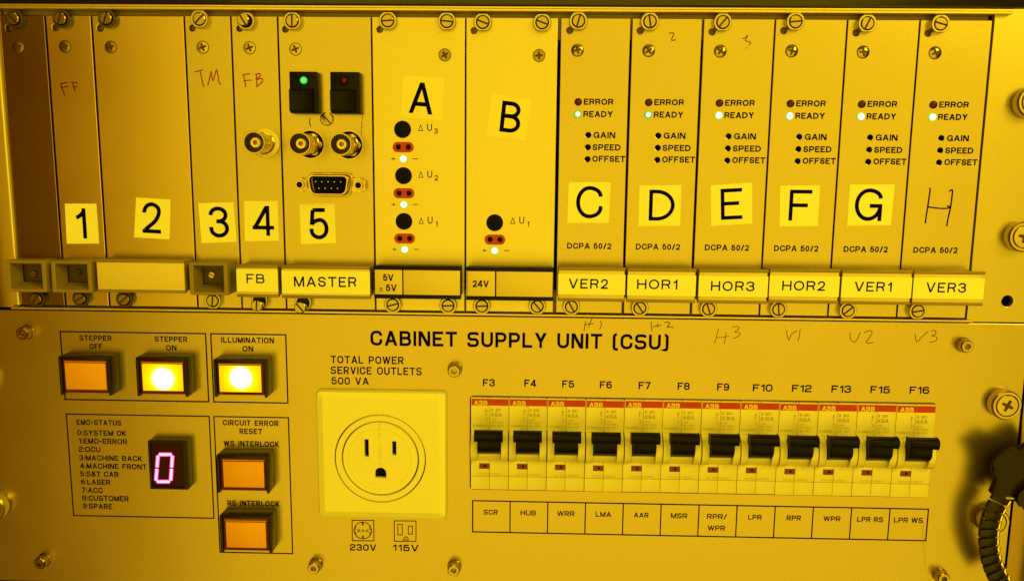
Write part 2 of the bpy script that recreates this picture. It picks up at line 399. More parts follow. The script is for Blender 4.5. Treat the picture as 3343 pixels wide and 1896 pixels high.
# ------------------------------------------------------------------ fasteners (meshes shared between alike pieces)
CACHE = {}
def cached(key, fn):
    if key not in CACHE: CACHE[key] = fn()
    return CACHE[key]
def slot_head(r, h0, h1, sw, sd):
    """round screw head with a real sawn slot along x"""
    mb = MB(); n = 16
    for sgn in (1, -1):
        a0 = math.asin(sw / 2 / r); pts = []
        for i in range(n + 1):
            t = a0 + (math.pi - 2 * a0) * i / n
            pts.append((r * math.cos(t), sgn * r * math.sin(t)))
        inner = [(x * .86, (z - sgn * sw / 2) * .86 + sgn * sw / 2) for x, z in pts]
        m = len(pts)
        vs = [(x, -h0, z) for x, z in pts] + [(x, -(h1 - .25), z) for x, z in pts] + [(x, -h1, z) for x, z in inner]
        fs = [(i, i + 1, m + i + 1, m + i) for i in range(m - 1)] + [(m + i, m + i + 1, 2 * m + i + 1, 2 * m + i) for i in range(m - 1)]
        fs += [(0, m, 2 * m, 3 * m - 1, 2 * m - 1, m - 1)] + [tuple(range(2 * m, 3 * m))]
        mb.add(vs, fs)
    mb.lathe(0, 0, [(r * .985, h0), (r * .985, h1 - sd), (0, h1 - sd)], 24)
    return mb
def flat_collar(r, flat, h, ri, hs=0.0):
    """ring with flats at top and bottom"""
    mb = MB(); n = 40; o = []; i_ = []
    for k in range(n):
        t = 2 * math.pi * k / n; x, z = r * math.cos(t), r * math.sin(t)
        o.append((x, max(-flat, min(flat, z)))); i_.append((ri * math.cos(t), ri * math.sin(t)))
    rings = [(o, 0), (o, h - .3), ([(x * .94, z * .94) for x, z in o], h), ([(x * 1.05, z * 1.05) for x, z in i_], h), (i_, h - .2), (i_, 0.02)]
    vs = []; fs = []
    for pts, hh in rings: vs += [(x, -hh, z) for x, z in pts]
    for a in range(len(rings) - 1):
        for k in range(n): fs.append((a * n + k, a * n + (k + 1) % n, (a + 1) * n + (k + 1) % n, (a + 1) * n + k))
    mb.add(vs, fs); return mb
def captive_screw(parent, x, z, deg, style='bright', out=0.0, dx=0, dz=0, ph=2.6):
    """slotted screw in its flat-sided collar"""
    cm, sm = {'bright': (COLLAR, STEEL), 'dark': (DCOLLAR, DARKST)}[style]
    me = cached(('collar', style, ph), lambda: mesh_of('collar', flat_collar(3.9, 3.55, ph, 2.85)))
    c = link('collar', me, cm, parent, (x, z))
    link('floor', cached(('cfloor', style), lambda: mesh_of('floor', MB().lathe(0, 0, [(2.9, .05), (2.9, .3), (0, .3)], 24))), RECESS, c, (x, z))
    hm = cached(('slot', style), lambda: mesh_of('screw', slot_head(2.62, -2.6, .15, .75, .7), mats=[sm, RECESS], deep=.15 - .7))
    return link('screw', hm, sm, c, (x + dx, z + dz), h=ph + out, rot=math.radians(-deg))
def cross_recess(r, depth, h):
    a = r * .30; pts = []
    for k in range(4):
        t = k * math.pi / 2
        for (px, pz) in ((r, -a * .7), (r, a * .7), (a * .95, a * .95)):
            pts.append((px * math.cos(t) - pz * math.sin(t), px * math.sin(t) + pz * math.cos(t)))
    return pts
def cross_screw(parent, x, z, deg, style):
    """countersunk cross-head screw"""
    sm = {'flat': BRASSY, 'dark': DARKST, 'dome': STEEL, 'copper': DARKST}[style]
    dome = .55 if style == 'dome' else .12
    rim = link('screw_rim', cached('rim', lambda: mesh_of('screw_rim', MB().lathe(0, 0, [(2.75, .02), (2.7, .10), (2.5, .10), (2.45, .02)], 32))), RECESS if style != 'flat' else DARKST, parent, (x, z))
    me = cached(('cs', style), lambda: mesh_of('screw_head', MB().lathe(0, 0, [(2.48, .02), (2.42, .18), (1.9, .18 + dome * .5), (1.0, .18 + dome), (0, .18 + dome)], 32), smooth=True))
    s = link('screw_head', me, sm, rim, (x, z), rot=math.radians(-deg))
    s2 = link('cross_slot', cached(('cr', style), lambda: mesh_of('cross_slot', MB().prism(cross_recess(1.7, 1, 0), .0, .24 + dome))), RECESS, rim, (x, z), rot=math.radians(-deg))
    return rim
def socket_screw(parent, x, z, deg=0, style='bright', hh=5.0):
    """cap head screw with hexagon socket, on a washer"""
    sm = STEEL if style == 'bright' else DARKST
    def f():
        mb = MB(); n = 36; hexr = 1.35
        hx = []
        for k in range(n):
            t = 2 * math.pi * k / n; q = (t % (math.pi / 3)) - math.pi / 6
            rr = hexr * math.cos(math.pi / 6) / math.cos(q); hx.append((rr * math.cos(t), rr * math.sin(t)))
        rings = [(2.85, 0), (2.85, hh - .5), (2.45, hh)]
        vs = []; fs = []
        for r, h in rings: vs += [(r * math.cos(2 * math.pi * k / n), -h, r * math.sin(2 * math.pi * k / n)) for k in range(n)]
        vs += [(x * 1.12, -hh, z * 1.12) for x, z in hx] + [(x, -(hh - .15), z) for x, z in hx] + [(x, -(hh - 2.2), z) for x, z in hx]
        for a in range(5):
            for k in range(n): fs.append((a * n + k, a * n + (k + 1) % n, (a + 1) * n + (k + 1) % n, (a + 1) * n + k))
        fs.append(tuple(5 * n + k for k in range(n)))
        return mesh_of('cap_screw', mb.add(vs, fs))
    s = link('cap_screw', cached(('cap', style), f), sm, parent, (x, z), rot=math.radians(deg))
    link('washer', cached('washer', lambda: mesh_of('washer', MB().lathe(0, 0, [(3.35, .02), (3.35, .9), (3.1, 1.1), (2.0, 1.1)], 32))), sm, s, (x, z))
    return s
def thumb_screw(parent, x, z, deg):
    """large captive thumbscrew with cross slot"""
    b = link('thumb_screw', cached('thumb', lambda: mesh_of('thumb_screw', MB().lathe(0, 0, [(6.4, .02), (6.7, .6), (6.7, 4.2), (6.1, 5.0), (5.2, 5.0), (5.05, 4.6), (5.05, 3.0), (0, 3.0)], 48))), BRASSY, parent, (x, z))
    link('thumb_screw_head', cached('thumbh', lambda: mesh_of('head', MB().lathe(0, 0, [(4.75, 3.0), (4.75, 4.9), (4.5, 5.15), (0, 5.25)], 40))), BRASSY, b, (x, z))
    link('cross_slot', cached('thumbx', lambda: mesh_of('cross_slot', MB().prism(cross_recess(2.7, 1, 0), 3.0, 5.32))), RECESS, b, (x, z), rot=math.radians(deg))
    return b

# ================================================================== large structure: cabinet and rack
HP = 5.08
cab = thing('equipment_cabinet', 'cabinet frame and dark interior behind and beside the rack units', 'cabinet', (213, -300))
part('back_wall', MB().box(-80, 520, -62, -60, -330, 90), VOID, cab)
part('side_post', MB().box(458.6, 470, -14, -4, -330, -131).box(471.5, 540, -8, 1.5, -330, 90), ALUB, cab, bev=.6)
part('side_post', MB().box(-90, -34, -12, -6, -330, 90), ALUB, cab, bev=.6)
upper = thing('upper_rack_unit', 'black front edge of the unit above the card rack', 'rack unit', (213, 4.6))
part('front_panel', MB().box(-60, 443.5, -30, -2.0, 4.4, 80), mat('black_gloss_front', (0.012, 0.009, 0.007), 0.0, 0.22), upper, bev=.8)
part('mounting_ear', MB().box(445.0, 520, -5, -1.5, 4.6, 80), ALU, upper, bev=.5)

rack = thing('card_rack', 'aluminium card rack frame with long top and bottom rails and side ears', 'rack', (213.4, -130))
part('top_rail', MB().side([(-3, 1.2), (2.2, 1.2), (2.4, 1.5), (2.4, 2.3), (2.9, 2.5), (2.9, 3.1), (2.4, 3.4), (-3, 3.4)], -6.5, 433.2), RAIL, rack)
part('top_rail_lip', MB().side([(-8, -9.5), (-2.9, -9.5), (-2.9, 1.1), (-8, 1.1)], .5, 426), HBODY, rack)
part('bottom_rail', MB().side([(-3, -130.35), (1.3, -130.35), (1.5, -130.1), (1.5, -129.5), (1.2, -129.3), (-3, -129.3)], -4.0, 429.3), RAIL, rack)
part('bottom_rail_lip', MB().side([(-8, -129.2), (-2.9, -129.2), (-2.9, -119), (-8, -119)], .5, 426), HBODY, rack)
plate('mounting_ear', [(427.25, -130.45), (455.0, -130.45), (455.0, 3.9), (427.25, 3.9)], [circ(*at(3289, 983), 2.55)], -3, 0, mat('ear_plate', (0.52, 0.45, 0.36), .8, .34, grain=.04, mottle=.03), rack)
part('mounting_ear', MB().box(-29, -1.9, -3, -.4, -129.9, 1.0), ALUB, rack, bev=.3)
part('side_profile', MB().box(-1.75, -.75, -6, .6, -128.6, .9), mat('bright_edge_profile', (0.95, 0.85, 0.6), .35, .3), rack, bev=.25)
part('side_profile_groove', MB().box(-.7, -.15, -8, -2.2, -129, .9), HBODY, rack)
for (u, v, a) in ((3373, 333, 20), (3343, 773, 12)):
    x, z = at(u, v, 4.5); thumb_screw(rack, x, z, a)

# ------------------------------------------------------------------ module helpers
K26 = lambda ox, oy: crop(2.6, ox, oy)
def mod(name, label, hp0, hp1):
    t = thing(name, label, 'module', ((hp0 + hp1) * HP / 2, -128), 'front panel modules in the card rack')
    t['x0'] = hp0 * HP + .3; t['x1'] = hp1 * HP - .3
    return t
def face(t, holes, material=ALU, x1=None, z1=-.9, bev=.22):
    x0, xb = t['x0'], x1 or t['x1']
    plate('face_plate', [(x0, -128.7), (xb, -128.7), (xb, z1), (x0, z1)], holes, -2.5, 0, material, t, bev=.36 if material in (ALUB, ALUC) else bev)
    del t['x0']; del t['x1']
def keyhole(u, v): return circ(*at(u, v), 1.42, 16)
def collar_h(u, v, r=3.4): x, z = at(u, v, 2.2); return circ(x, z, r, 24)
def closed_handle(t, x0, x1, z0, z1, dividers=(), body=HBODY, lip=HBODY, lip_right=0.0, strip=None, hh=10.0, faceM=HPLATE, liph=1.25):
    hd = part('handle', MB().box(x0 + .25, x1 - .25, .02, hh - .8, z0 + .5, z1 - .5), body, t, bev=.4)
    part('handle_lip', MB().box(x0, x1 + lip_right, hh - 2.6, hh + .25, z1 - liph, z1), lip, hd, bev=.25)
    part('handle_lip', MB().box(x0, x1 + lip_right, hh - 2.6, hh + .25, z0, z0 + liph), lip, hd, bev=.25)
    xs = [x0 + .15] + list(dividers) + [x1 - .1]
    for a, b in zip(xs, xs[1:]):
        part('label_plate', MB().box(a + (.3 if dividers else .12), b - (.3 if dividers else .12), hh - .9, hh, z0 + liph + .05, z1 - liph - .05), faceM, hd, bev=.12)
    if strip:
        part('paper_strip', MB().box(x0 + .12, x1 - .05 + lip_right * .92, hh + .03, hh + .12, strip[0], strip[1]), PAPER, hd)
    return hd
def open_handle(t, x0, x1, z0, z1, hh=10.0, screw=None, sm=DARKST):
    w = 1.9
    hd = MB()
    outer = rrect(x0, x1, z0, z1, .5, 2)
    hd_o = plate('handle', outer, [[(x0 + w, z0 + w - .5), (x1 - w, z0 + w - .5), (x1 - w, z1 - w + .6), (x0 + w, z1 - w + .6)]], .02, hh, HBODY, t, bev=.3)
    # sloping funnel down to a small dark window
    cx, cz = (x0 + x1) / 2 + 1.0, (z0 + z1) / 2 + .8
    a = [(x0 + w, z0 + w - .5), (x1 - w, z0 + w - .5), (x1 - w, z1 - w + .6), (x0 + w, z1 - w + .6)]
    b = [(x0 + w + 1.0, z0 + w + 1.6), (x1 - w - .3, z0 + w + 1.6), (x1 - w - .3, z1 - w - .9), (x0 + w + 1.0, z1 - w - .9)]
    vs = [(x, -hh + .35, z) for x, z in a] + [(x, -2.4, z) for x, z in b]
    part('handle_funnel', MB().add(vs, [(i, (i + 1) % 4, 4 + (i + 1) % 4, 4 + i) for i in range(4)]), HBODY, hd_o, flat=True)
    part('handle_window', MB().box(b[0][0], b[1][0], 1.2, 1.4, b[0][1], b[2][1]), RECESS, hd_o)
    if screw:
        link('handle_screw', cached(('hs', sm.name), lambda: mesh_of('handle_screw', slot_head(1.5, 0, 1.0, .4, .4), mats=[sm, RECESS], deep=.6)), sm, hd_o, at(*screw, 2.6), h=1.4, rot=math.radians(25))
    return hd_o
def sticker(t, ch, corners, cr, box, wt=.118, ang=0.0, material=PAPER, style='round', label=None):
    pts = [at(*cr(*c), .1) for c in corners]
    th = MB(); n = 4
    vs = [(x, -.02, z) for x, z in pts] + [(x, -.12, z) for x, z in pts]
    th.add(vs, [(3, 2, 1, 0), (4, 5, 6, 7)] + [(i, (i + 1) % 4, 4 + (i + 1) % 4, 4 + i) for i in range(4)])
    cx, cz = sum(p[0] for p in pts) / 4, sum(p[1] for p in pts) / 4
    s = part('paper_sticker', th, material, t, pos=(cx, cz), label=label)
    x0, x1, y0, y1 = box
    u, v = cr((x0 + x1) / 2, (y0 + y1) / 2)
    T(s, ch, u, v, (x1 - x0) / 2.6, (y1 - y0) / 2.6, wt, style, h=.16, ang=math.radians(ang), name='sticker_character')
def label_text(hd, s, x0, x1, y0, y1, cr, wt=.14, style='round', gap=.2, h=10.2, k=2.6):
    u, v = cr((x0 + x1) / 2, (y0 + y1) / 2)
    T(hd, s, u, v, (x1 - x0) / k, (y1 - y0) / k, wt, style, h=h, gap=gap)
cT0, cT1, cT2, cT3, cT4 = K26(0, 0), K26(600, 0), K26(1200, 0), K26(1800, 0), K26(2400, 0)
cB0, cB1, cB2, cB3, cB4 = K26(0, 540), K26(600, 540), K26(1200, 540), K26(1800, 540), K26(2400, 540)
def top_set(t, cap_uv, deg, style, key_uv, cs_uv, cs_style, out=0.0, cs_deg=20, off=(0, 0)):
    x, z = at(*cap_uv, 2.6 + out); captive_screw(t, x, z, deg, style, out, off[0], off[1])
    x, z = at(*cs_uv, .2); cross_screw(t, x, z, cs_deg, cs_style)
def bottom_screw(t, uv, deg, style, out=0.0, off=(0, 0)):
    x, z = at(*uv, 2.6 + out); captive_screw(t, x - off[0], z - off[1], deg, style, out, off[0], off[1])

# ------------------------------------------------------------------ blank and small modules
ZH = (-121.0, -106.9)
t = mod('blank_module', 'leftmost narrow blank module, dark, without number sticker, open handle below', 0, 4)
face(t, [keyhole(29, 92)], ALUB)
top_set(t, (40, 61), -45, 'dark', None, (59, 154.6), 'dark', out=1.2)
bottom_screw(t, (114.6, 976.5), 60, 'dark', 1.0)
open_handle(t, .3 , 18.3, ZH[0], ZH[1], screw=(108, 894))
t = mod('blank_module', 'narrow module with number 1 sticker and red FF scribble, open handle below', 4, 8)
face(t, [keyhole(181, 90)], ALUC)
top_set(t, (194, 61), 70, 'dark', None, (211.5, 153), 'dark', out=1.2)
bottom_screw(t, (258.5, 975.4), 30, 'dark', 1.0)
open_handle(t, 20.7, 38.7, ZH[0], ZH[1], screw=(252, 890), sm=RECESS)
sticker(t, '1', [(550, 325), (818, 325), (842, 663), (567, 665)], cB0, (634, 732, 365, 620))
scribble(t, [[(508, 715), (545, 706), (578, 704)], [(520, 712), (522, 745), (540, 785), (550, 812)], [(512, 748), (545, 740), (582, 736)],
             [(600, 704), (628, 701), (660, 708)], [(616, 703), (625, 740), (640, 776)], [(622, 743), (638, 739), (656, 735)]], cT0, .5, mat('dark_red_marker_stroke', (0.13, 0.012, 0.008), 0, .7, spec=0.0), label='red marker scribble FF')
t = mod('blank_module', 'wide blank module with number 2 sticker and plain closed handle', 8, 16)
face(t, [keyhole(327, 91.5)], ALUC)
top_set(t, (343.5, 60), 70, 'dark', None, (361, 154.6), 'dark', out=1.0)
bottom_screw(t, (403, 977.7), 40, 'dark', .6)
closed_handle(t, 41.0, 80.2, -120.6, -105.9, hh=10)
sticker(t, '2', [(1155, 272), (1448, 290), (1440, 628), (1138, 610)], cB0, (1208, 1366, 314, 576), ang=-2.5)
t = mod('blank_module', 'narrow module with number 3 sticker and red TM scribble, open handle below', 16, 20)
face(t, [keyhole(627.7, 92)], ALU)
top_set(t, (650, 62.7), 45, 'bright', None, (661.5, 155), 'flat')
bottom_screw(t, (693.5, 982), 85, 'bright')
open_handle(t, 82.2, 99.3, -121.3, -106.9, screw=(690, 898), sm=BRASSY)
sticker(t, '3', [(122, 322), (422, 312), (450, 648), (152, 660)], cB1, (214, 381, 350, 613), ang=1)
scribble(t, [[(92, 612), (130, 603), (163, 594)], [(138, 605), (150, 660), (160, 710), (172, 742)],
             [(203, 728), (215, 680), (232, 605)], [(232, 605), (238, 660), (248, 690)], [(248, 690), (262, 640), (278, 590)], [(278, 590), (292, 650), (300, 705), (318, 718)]], cT1, .5, REDPEN, label='red marker scribble TM')
t = mod('connector_module', 'narrow module with one coaxial socket, number 4 sticker and handle marked FB', 20, 24)
face(t, [keyhole(782, 93)], ALU)
top_set(t, (798, 67), -60, 'bright', None, (814.6, 157), 'flat', out=1.6, off=(-.8, .3))
bottom_screw(t, (837.7, 997.7), 85, 'bright', 4.0, off=(0, -1.6))
hd = closed_handle(t, 103.1, 121.6, -121.9, -107.6, strip=(-119.4, -109.6))
label_text(hd, 'FB', 532, 685, 921, 999, cB1, gap=.25)
sticker(t, '4', [(512, 303), (797, 303), (808, 640), (520, 643)], cB1, (582, 765, 344, 597))
scribble(t, [[(508, 642), (520, 700), (525, 740)], [(496, 640), (530, 632), (565, 628)], [(505, 690), (545, 684), (575, 683)],
             [(612, 625), (618, 680), (620, 738)], [(610, 640), (640, 625), (648, 645), (610, 680)], [(610, 680), (660, 668), (668, 690), (640, 720), (612, 740)]], cT1, .5, REDPEN, label='red marker scribble FB')
def coax(t, x, z, hgt, recessed):
    """bayonet coaxial jack seen end-on"""
    if recessed:
        base = part('coaxial_socket', MB().lathe(x, z, [(6.3, .03), (6.3, .12), (5.95, .14), (5.9, .05)], 40), BRASS, t)
        part('socket_recess', MB().lathe(x, z, [(5.9, .06), (0, .06)], 40), VOID, base)
    else:
        base = part('coaxial_socket', MB().lathe(x, z, [(6.4, .03), (6.4, 1.0), (6.1, 1.3), (4.0, 1.3)], 40), mat('ivory_washer', (.85, .82, .60), 0, .4), t)
    part('socket_nut', MB().prism(circ(x, z, 5.0, 6), .2, 2.6), BRASS, base, bev=.3)
    part('socket_barrel', MB().lathe(x, z, [(4.75, .3), (4.75, 2.6), (4.35, 2.9), (4.35, hgt - 1.2), (4.7, hgt - .9), (4.75, hgt - .2), (4.6, hgt), (4.25, hgt), (4.1, hgt - .2), (4.1, hgt - 7.5), (2.6, hgt - 7.5)], 48), BRASS, base)
    part('socket_insulator', MB().lathe(x, z, [(2.1, hgt - 7.6), (2.1, hgt - 1.8), (1.95, hgt - 1.6), (1.05, hgt - 1.6), (1.0, hgt - 1.9)], 32), mat('ivory_insulator', (.80, .74, .52), 0, .35), base)
    part('socket_throat', MB().lathe(x, z, [(4.08, hgt - 5.5), (2.2, hgt - 5.5)], 40), RECESS, base)  # dark disc standing for the shade down the bore
    part('socket_pin', MB().lathe(x, z, [(.95, hgt - 1.75), (.7, hgt - 1.65), (.42, hgt - 1.65), (.42, hgt - 4)], 20).lathe(x, z, [(1.0, hgt - 2.0), (0, hgt - 2.0)], 20), mat('copper_pin', (.35, .09, .05), .6, .3), base)
    mb = MB()
    for s in (1, -1): mb.box(x + s * 4.3 - .35 , x + s * 4.3 + (1.1 if s > 0 else -1.1) , hgt - 5.3, hgt - 3.9, z - .6, z + .6)
    part('bayonet_lug', mb, BRASS, base, bev=.2)
coax(t, *at(867, 468.5), 15.5, False)

t = mod('connector_module', 'wide module with two black switches, nine-pin connector, number 5 sticker and MASTER handle', 24, 32)
face(t, [keyhole(931.5, 96)], ALU)
top_set(t, (953, 68.5), 88, 'bright', None, (964, 161), 'flat', out=.3)
bottom_screw(t, (979, 1004), -50, 'bright', 4.2, off=(-.3, -1.5))
hd = closed_handle(t, 123.1, 162.2, -122.1, -107.7, strip=(-120.0, -109.9))
label_text(hd, 'MASTER', 935, 1465, 945, 1030, cB1, gap=.22)
sticker(t, '5', [(983, 328), (1280, 322), (1292, 658), (995, 668)], cB1, (1066, 1227, 363, 628), ang=1)
coax(t, *at(1013, 472), 17, True)
coax(t, *at(1139, 474), 16, True)
def toggle(t, u0, u1, v0, v1, led_uv, led_mat, lab):
    x0, z1 = at(u0, v0, 5); x1, z0 = at(u1, v1, 5)
    s = part('black_switch', MB().box(x0, x1, .02, 5.0, z0, z1), BLACK, t, bev=.35, label=lab)
    zr = z1 - (z1 - z0) * .41
    part('switch_key', MB().side([(5.02, z0 + .5), (7.2, z0 + 1.3), (7.2, zr - 1.0), (5.02, zr)], x0 + .35, x1 - 1.6), BLACK, s, bev=.3)
    lx, lz = at(*led_uv, 5.6)
    l = part('led_bezel', MB().lathe(lx, lz, [(2.1, 5.01), (2.1, 5.25), (1.75, 5.25), (1.6, 5.03)], 28), VOID, s)
    link('led', cached('ledlens', lambda: mesh_of('led', MB().lathe(0, 0, [(1.6, 0), (1.6, .5), (1.35, 1.0), (.8, 1.35), (0, 1.5)], 24))), led_mat, s, (lx, lz), h=5.0) if led_mat is LEDOFF else \
        link('led', cached('ledlens_sw', lambda: mesh_of('led', MB().lathe(0, 0, [(1.6, 0), (1.6, .5), (1.35, 1.0), (.8, 1.35), (0, 1.5)], 24))), led_mat, s, (lx, lz), h=5.0)
toggle(t, 943.5, 1038, 234, 371, (991, 262.7), GREENSW, 'black switch with lit green lamp')
toggle(t, 1077, 1175, 235, 372, (1122, 263.5), LEDOFF, 'black switch with unlit red lamp')
x, z = at(1066, 388.5, 1)
link('slotted_screw', mesh_of('slotted_screw', slot_head(2.95, 0.02, 1.1, .6, .6), mats=[STEEL, RECESS], deep=.5), STEEL, t, (x, z), rot=math.radians(48))
scribble(t, [[(1072, 1003), (1066, 1035), (1072, 1062), (1080, 1080)], [(1066, 1030), (1072, 1060)]], cT1, .35, INK)
scribble(t, [[(1520, 960), (1512, 1040), (1505, 1150)], [(1508, 1040), (1512, 1085)]], cT1, .22, PENCIL)
# nine-pin connector
cx, cz = at(*cB1(1250, 165), 1)
def dshape(cx, cz, hw, hh, r, slope=.17):
    pts = [(cx - hw, cz + hh), (cx + hw, cz + hh), (cx + hw - hh * 2 * slope, cz - hh), (cx - hw + hh * 2 * slope, cz - hh)]
    out = fillet(pts, [True] * 4, True, r)
    return out[::-1]
conn = plate('nine_pin_connector', rrect(cx - 15.2, cx + 15.2, cz - 2.9, cz + 2.9, 1.2), [circ(cx - 12.9, cz, 1.0, 16), circ(cx + 12.9, cz, 1.0, 16)], .02, .7, BRASS, t, bev=.1)
plate('connector_shell_rim', dshape(cx, cz, 10.3, 5.3, 3.2), [dshape(cx, cz, 9.3, 4.4, 2.6)], .7, 1.6, BRASS, conn, bev=.3)
plate('connector_shell', dshape(cx - .15, cz, 9.2, 4.3, 2.6), [dshape(cx - .15, cz, 8.5, 3.7, 2.2)], .7, 6.2, BRASS, conn, bev=.12)
part('connector_core', MB().prism(dshape(cx, cz, 8.5, 3.75, 2.2), .7, 1.2), VOID, conn)
for row, n, dz in ((0, 5, 1.42), (1, 4, -1.42)):
    for i in range(n):
        px = cx - .15 + (i - (n - 1) / 2) * 2.74
        link('contact_pin', cached('pin', lambda: mesh_of('contact_pin', MB().lathe(0, 0, [(.42, 1.2), (.42, 5.3), (.2, 5.7), (0, 5.7)], 12))), GOLD, conn, (px, cz + dz))
for s in (-1, 1):
    hx = part('hex_standoff', MB().prism(circ(cx + s * 12.9, cz, 2.75, 6, .5), .7, 3.2), BRASS, conn, bev=.25)
    part('standoff_collar', MB().lathe(cx + s * 12.9, cz, [(2.1, 3.1), (2.1, 5.0), (1.9, 5.2), (1.35, 5.2), (1.3, 5.0), (1.3, 3.4)], 28), BRASS, hx)
    part('standoff_bore', MB().lathe(cx + s * 12.9, cz, [(1.3, 3.5), (0, 3.5)], 20), VOID, hx)

# ------------------------------------------------------------------ power supply modules A and B
def led_obj(parent, x, z, r, m, h=0.0, dome=.6, key='a', label=None):
    me = cached(('led', key, m.name, r), lambda: mesh_of('led', MB().lathe(0, 0, [(r, 0.0), (r, dome * .35), (r * .82, dome * .75), (r * .45, dome), (0, dome)], 28)))
    return link('led', me, m, parent, (x, z), h=h + .02, label=label)
def trim_group(t, cap, sock, led, utext, cr, sub, du):
    x, z = at(*cap)
    part('trimmer_cap', MB().lathe(x, z, [(3.75, .02), (3.72, .16), (3.5, .24), (0, .24)], 40), mat('matte_black_cap', (.005, .004, .003), 0, .7, spec=.1), t)
    x, z = at(*sock)
    oval = rrect(x - 4.6, x + 4.6, z - 2.2, z + 2.2, 2.15, 8)
    s = plate('test_socket', oval, [circ(x - 2.2, z, 1.12, 20), circ(x + 2.2, z, 1.12, 20)], -3, .55, RED, t, bev=.22)
    part('socket_bore', MB().box(x - 3.6, x + 3.6, -3.2, -2.8, z - 1.4, z + 1.4), VOID, s)
    x, z = at(*led); led_obj(t, x, z, 1.72, GREENLED)
    u, v = led
    T(t, '+', u - 33.5, v, 15, 15, .13, 'round'); T(t, '-', u + 38.5, v - .5, 17, 15, .14, 'round', name='lettering')
    T(t, '^', *cr(utext[0] + 25, utext[1]), 43 / 2.6, 52 / 2.6, .09, 'round')
    T(t, 'U', *cr(utext[0] + 101, utext[1] - 4), 42 / 2.6, 59 / 2.6, .12, 'round')
    T(t, sub, *cr(utext[0] + 156, utext[1] + 27), (30 if sub != '1' else 16) / 2.6, 46 / 2.6, .14, 'round')
def panel_holes(caps, socks):
    hs = [circ(*at(*c), 3.3, 24) for c in caps]
    hs = []
    for s in socks:
        x, z = at(*s); hs.append(rrect(x - 4.3, x + 4.3, z - 1.9, z + 1.9, 1.88, 6))
    return hs
t = mod('power_supply_module', 'wide power supply module with letter A sticker and three black trimmer caps', 32, 40)
cA = [(1314.2, 423), (1317.3, 573.8), (1318.8, 722.7)]; sA = [(1316.5, 480.8), (1318.8, 631), (1321, 778.5)]; lA = [(1317, 518.8), (1318.8, 667.7), (1321.5, 814)]
face(t, [keyhole(1239.6, 97)] + panel_holes(cA, sA), ALUP)
for c, s, l, ut, sub, cr in zip(cA, sA, lA, [(425, 1087), (427, 80), (430, 470)], '321', (cT2, cB2, cB2)): trim_group(t, c, s, l, ut, cr, sub, 0)
for uv, d in (((1265.4, 68), 5), ((1458.5, 70), -5)): x, z = at(*uv, 2.6); captive_screw(t, x, z, d)
for uv, d in (((1282, 995), 15), ((1462.7, 997.7), 3)): x, z = at(*uv, 2.6); captive_screw(t, x, z, d)
x, z = at(1452, 180, .2); cross_screw(t, x, z, 30, 'copper')
hd = closed_handle(t, 163.9, 202.1, -121.7, -107.2, dividers=(176.6,), body=BLACK, lip=BLACK, liph=1.75)
label_text(hd, '5V', 132, 220, 922, 980, cB2, wt=.15, gap=.1); label_text(hd, '~', 100, 128, 1028, 1066, cB2, wt=.12); label_text(hd, '5V', 157, 247, 1010, 1067, cB2, wt=.15, gap=.1)
sticker(t, 'A', [(303, 640), (653, 668), (632, 1025), (280, 995)], cT2, (355, 558, 703, 968), ang=-4, material=PAPER2, wt=.125)
t = mod('power_supply_module', 'wide power supply module with letter B sticker and one black trimmer cap', 40, 48)
face(t, [keyhole(1547, 101)] + panel_holes([(1615, 727.3)], [(1615.8, 782.3)]), ALUP, x1=48 * HP - 1.0)
trim_group(t, (1615, 727.3), (1615.8, 782.3), (1615, 817.7), (1208, 470), cB2, '1', 0)
for uv, d in (((1576, 73), -20), ((1770, 74), -20)): x, z = at(*uv, 2.6); captive_screw(t, x, z, d)
for uv, d in (((1573, 999), 3), ((1753.8, 1000), -50)): x, z = at(*uv, 2.6); captive_screw(t, x, z, d)
x, z = at(1759.6, 182, .2); cross_screw(t, x, z, 5, 'copper')
hd = closed_handle(t, 204.5, 242.6, -121.9, -107.3, dividers=(217.3,), body=BLACK, lip=BLACK, liph=1.75)
label_text(hd, '24V', 892, 1030, 975, 1032, cB2, wt=.15, gap=.1)
sticker(t, 'B', [(1052, 800), (1388, 843), (1343, 1197), (1010, 1155)], cT2, (1131, 1302, 864, 1128), ang=-6, material=PAPER2, wt=.125)

# ------------------------------------------------------------------ six amplifier modules
amp = [  # letter, handle text, top screw, deg, key, cross, bottom screw, deg, handle x0 x1, text box, LED style
 ('C', 'VER2', (1888.5, 69), 75, (1859.6, 100), (1885.4, 164.6), (1865.4, 1001.5), -60, (244.5, 273.6), (147, 480, 963, 1045, cB3), GREENRIM),
 ('D', 'HOR1', (2122, 71), -80, (2090, 101), (2118, 166), (2089, 1005.4), -55, (274.6, 304.2), (728, 1070, 968, 1050, cB3), GREENRIM),
 ('E', 'HOR3', (2360.4, 73), 50, (2325, 104.6), (2352, 167.7), (2313.5, 1008.5), -70, (305.5, 335.3), (-205, 165, 983, 1066, cB4), GREENLED),
 ('F', 'HOR2', (2598, 71), 5, (2559, 101), (2585.4, 167), (2542, 1010), -85, (336.0, 366.0), (400, 763, 980, 1062, cB4), GREENLED),
 ('G', 'VER1', (2832.7, 77), 65, (2795, 108), (2819, 170.4), (2769, 1013.8), 40, (367.0, 397.0), (1013, 1330, 988, 1070, cB4), GREENLED),
 ('H', 'VER3', (3072, 78), -15, (3030, 109), (3054, 173), (2997, 1015.8), 10, (397.7, 427.0), (1622, 1962, 995, 1078, cB4), GREENLED)]
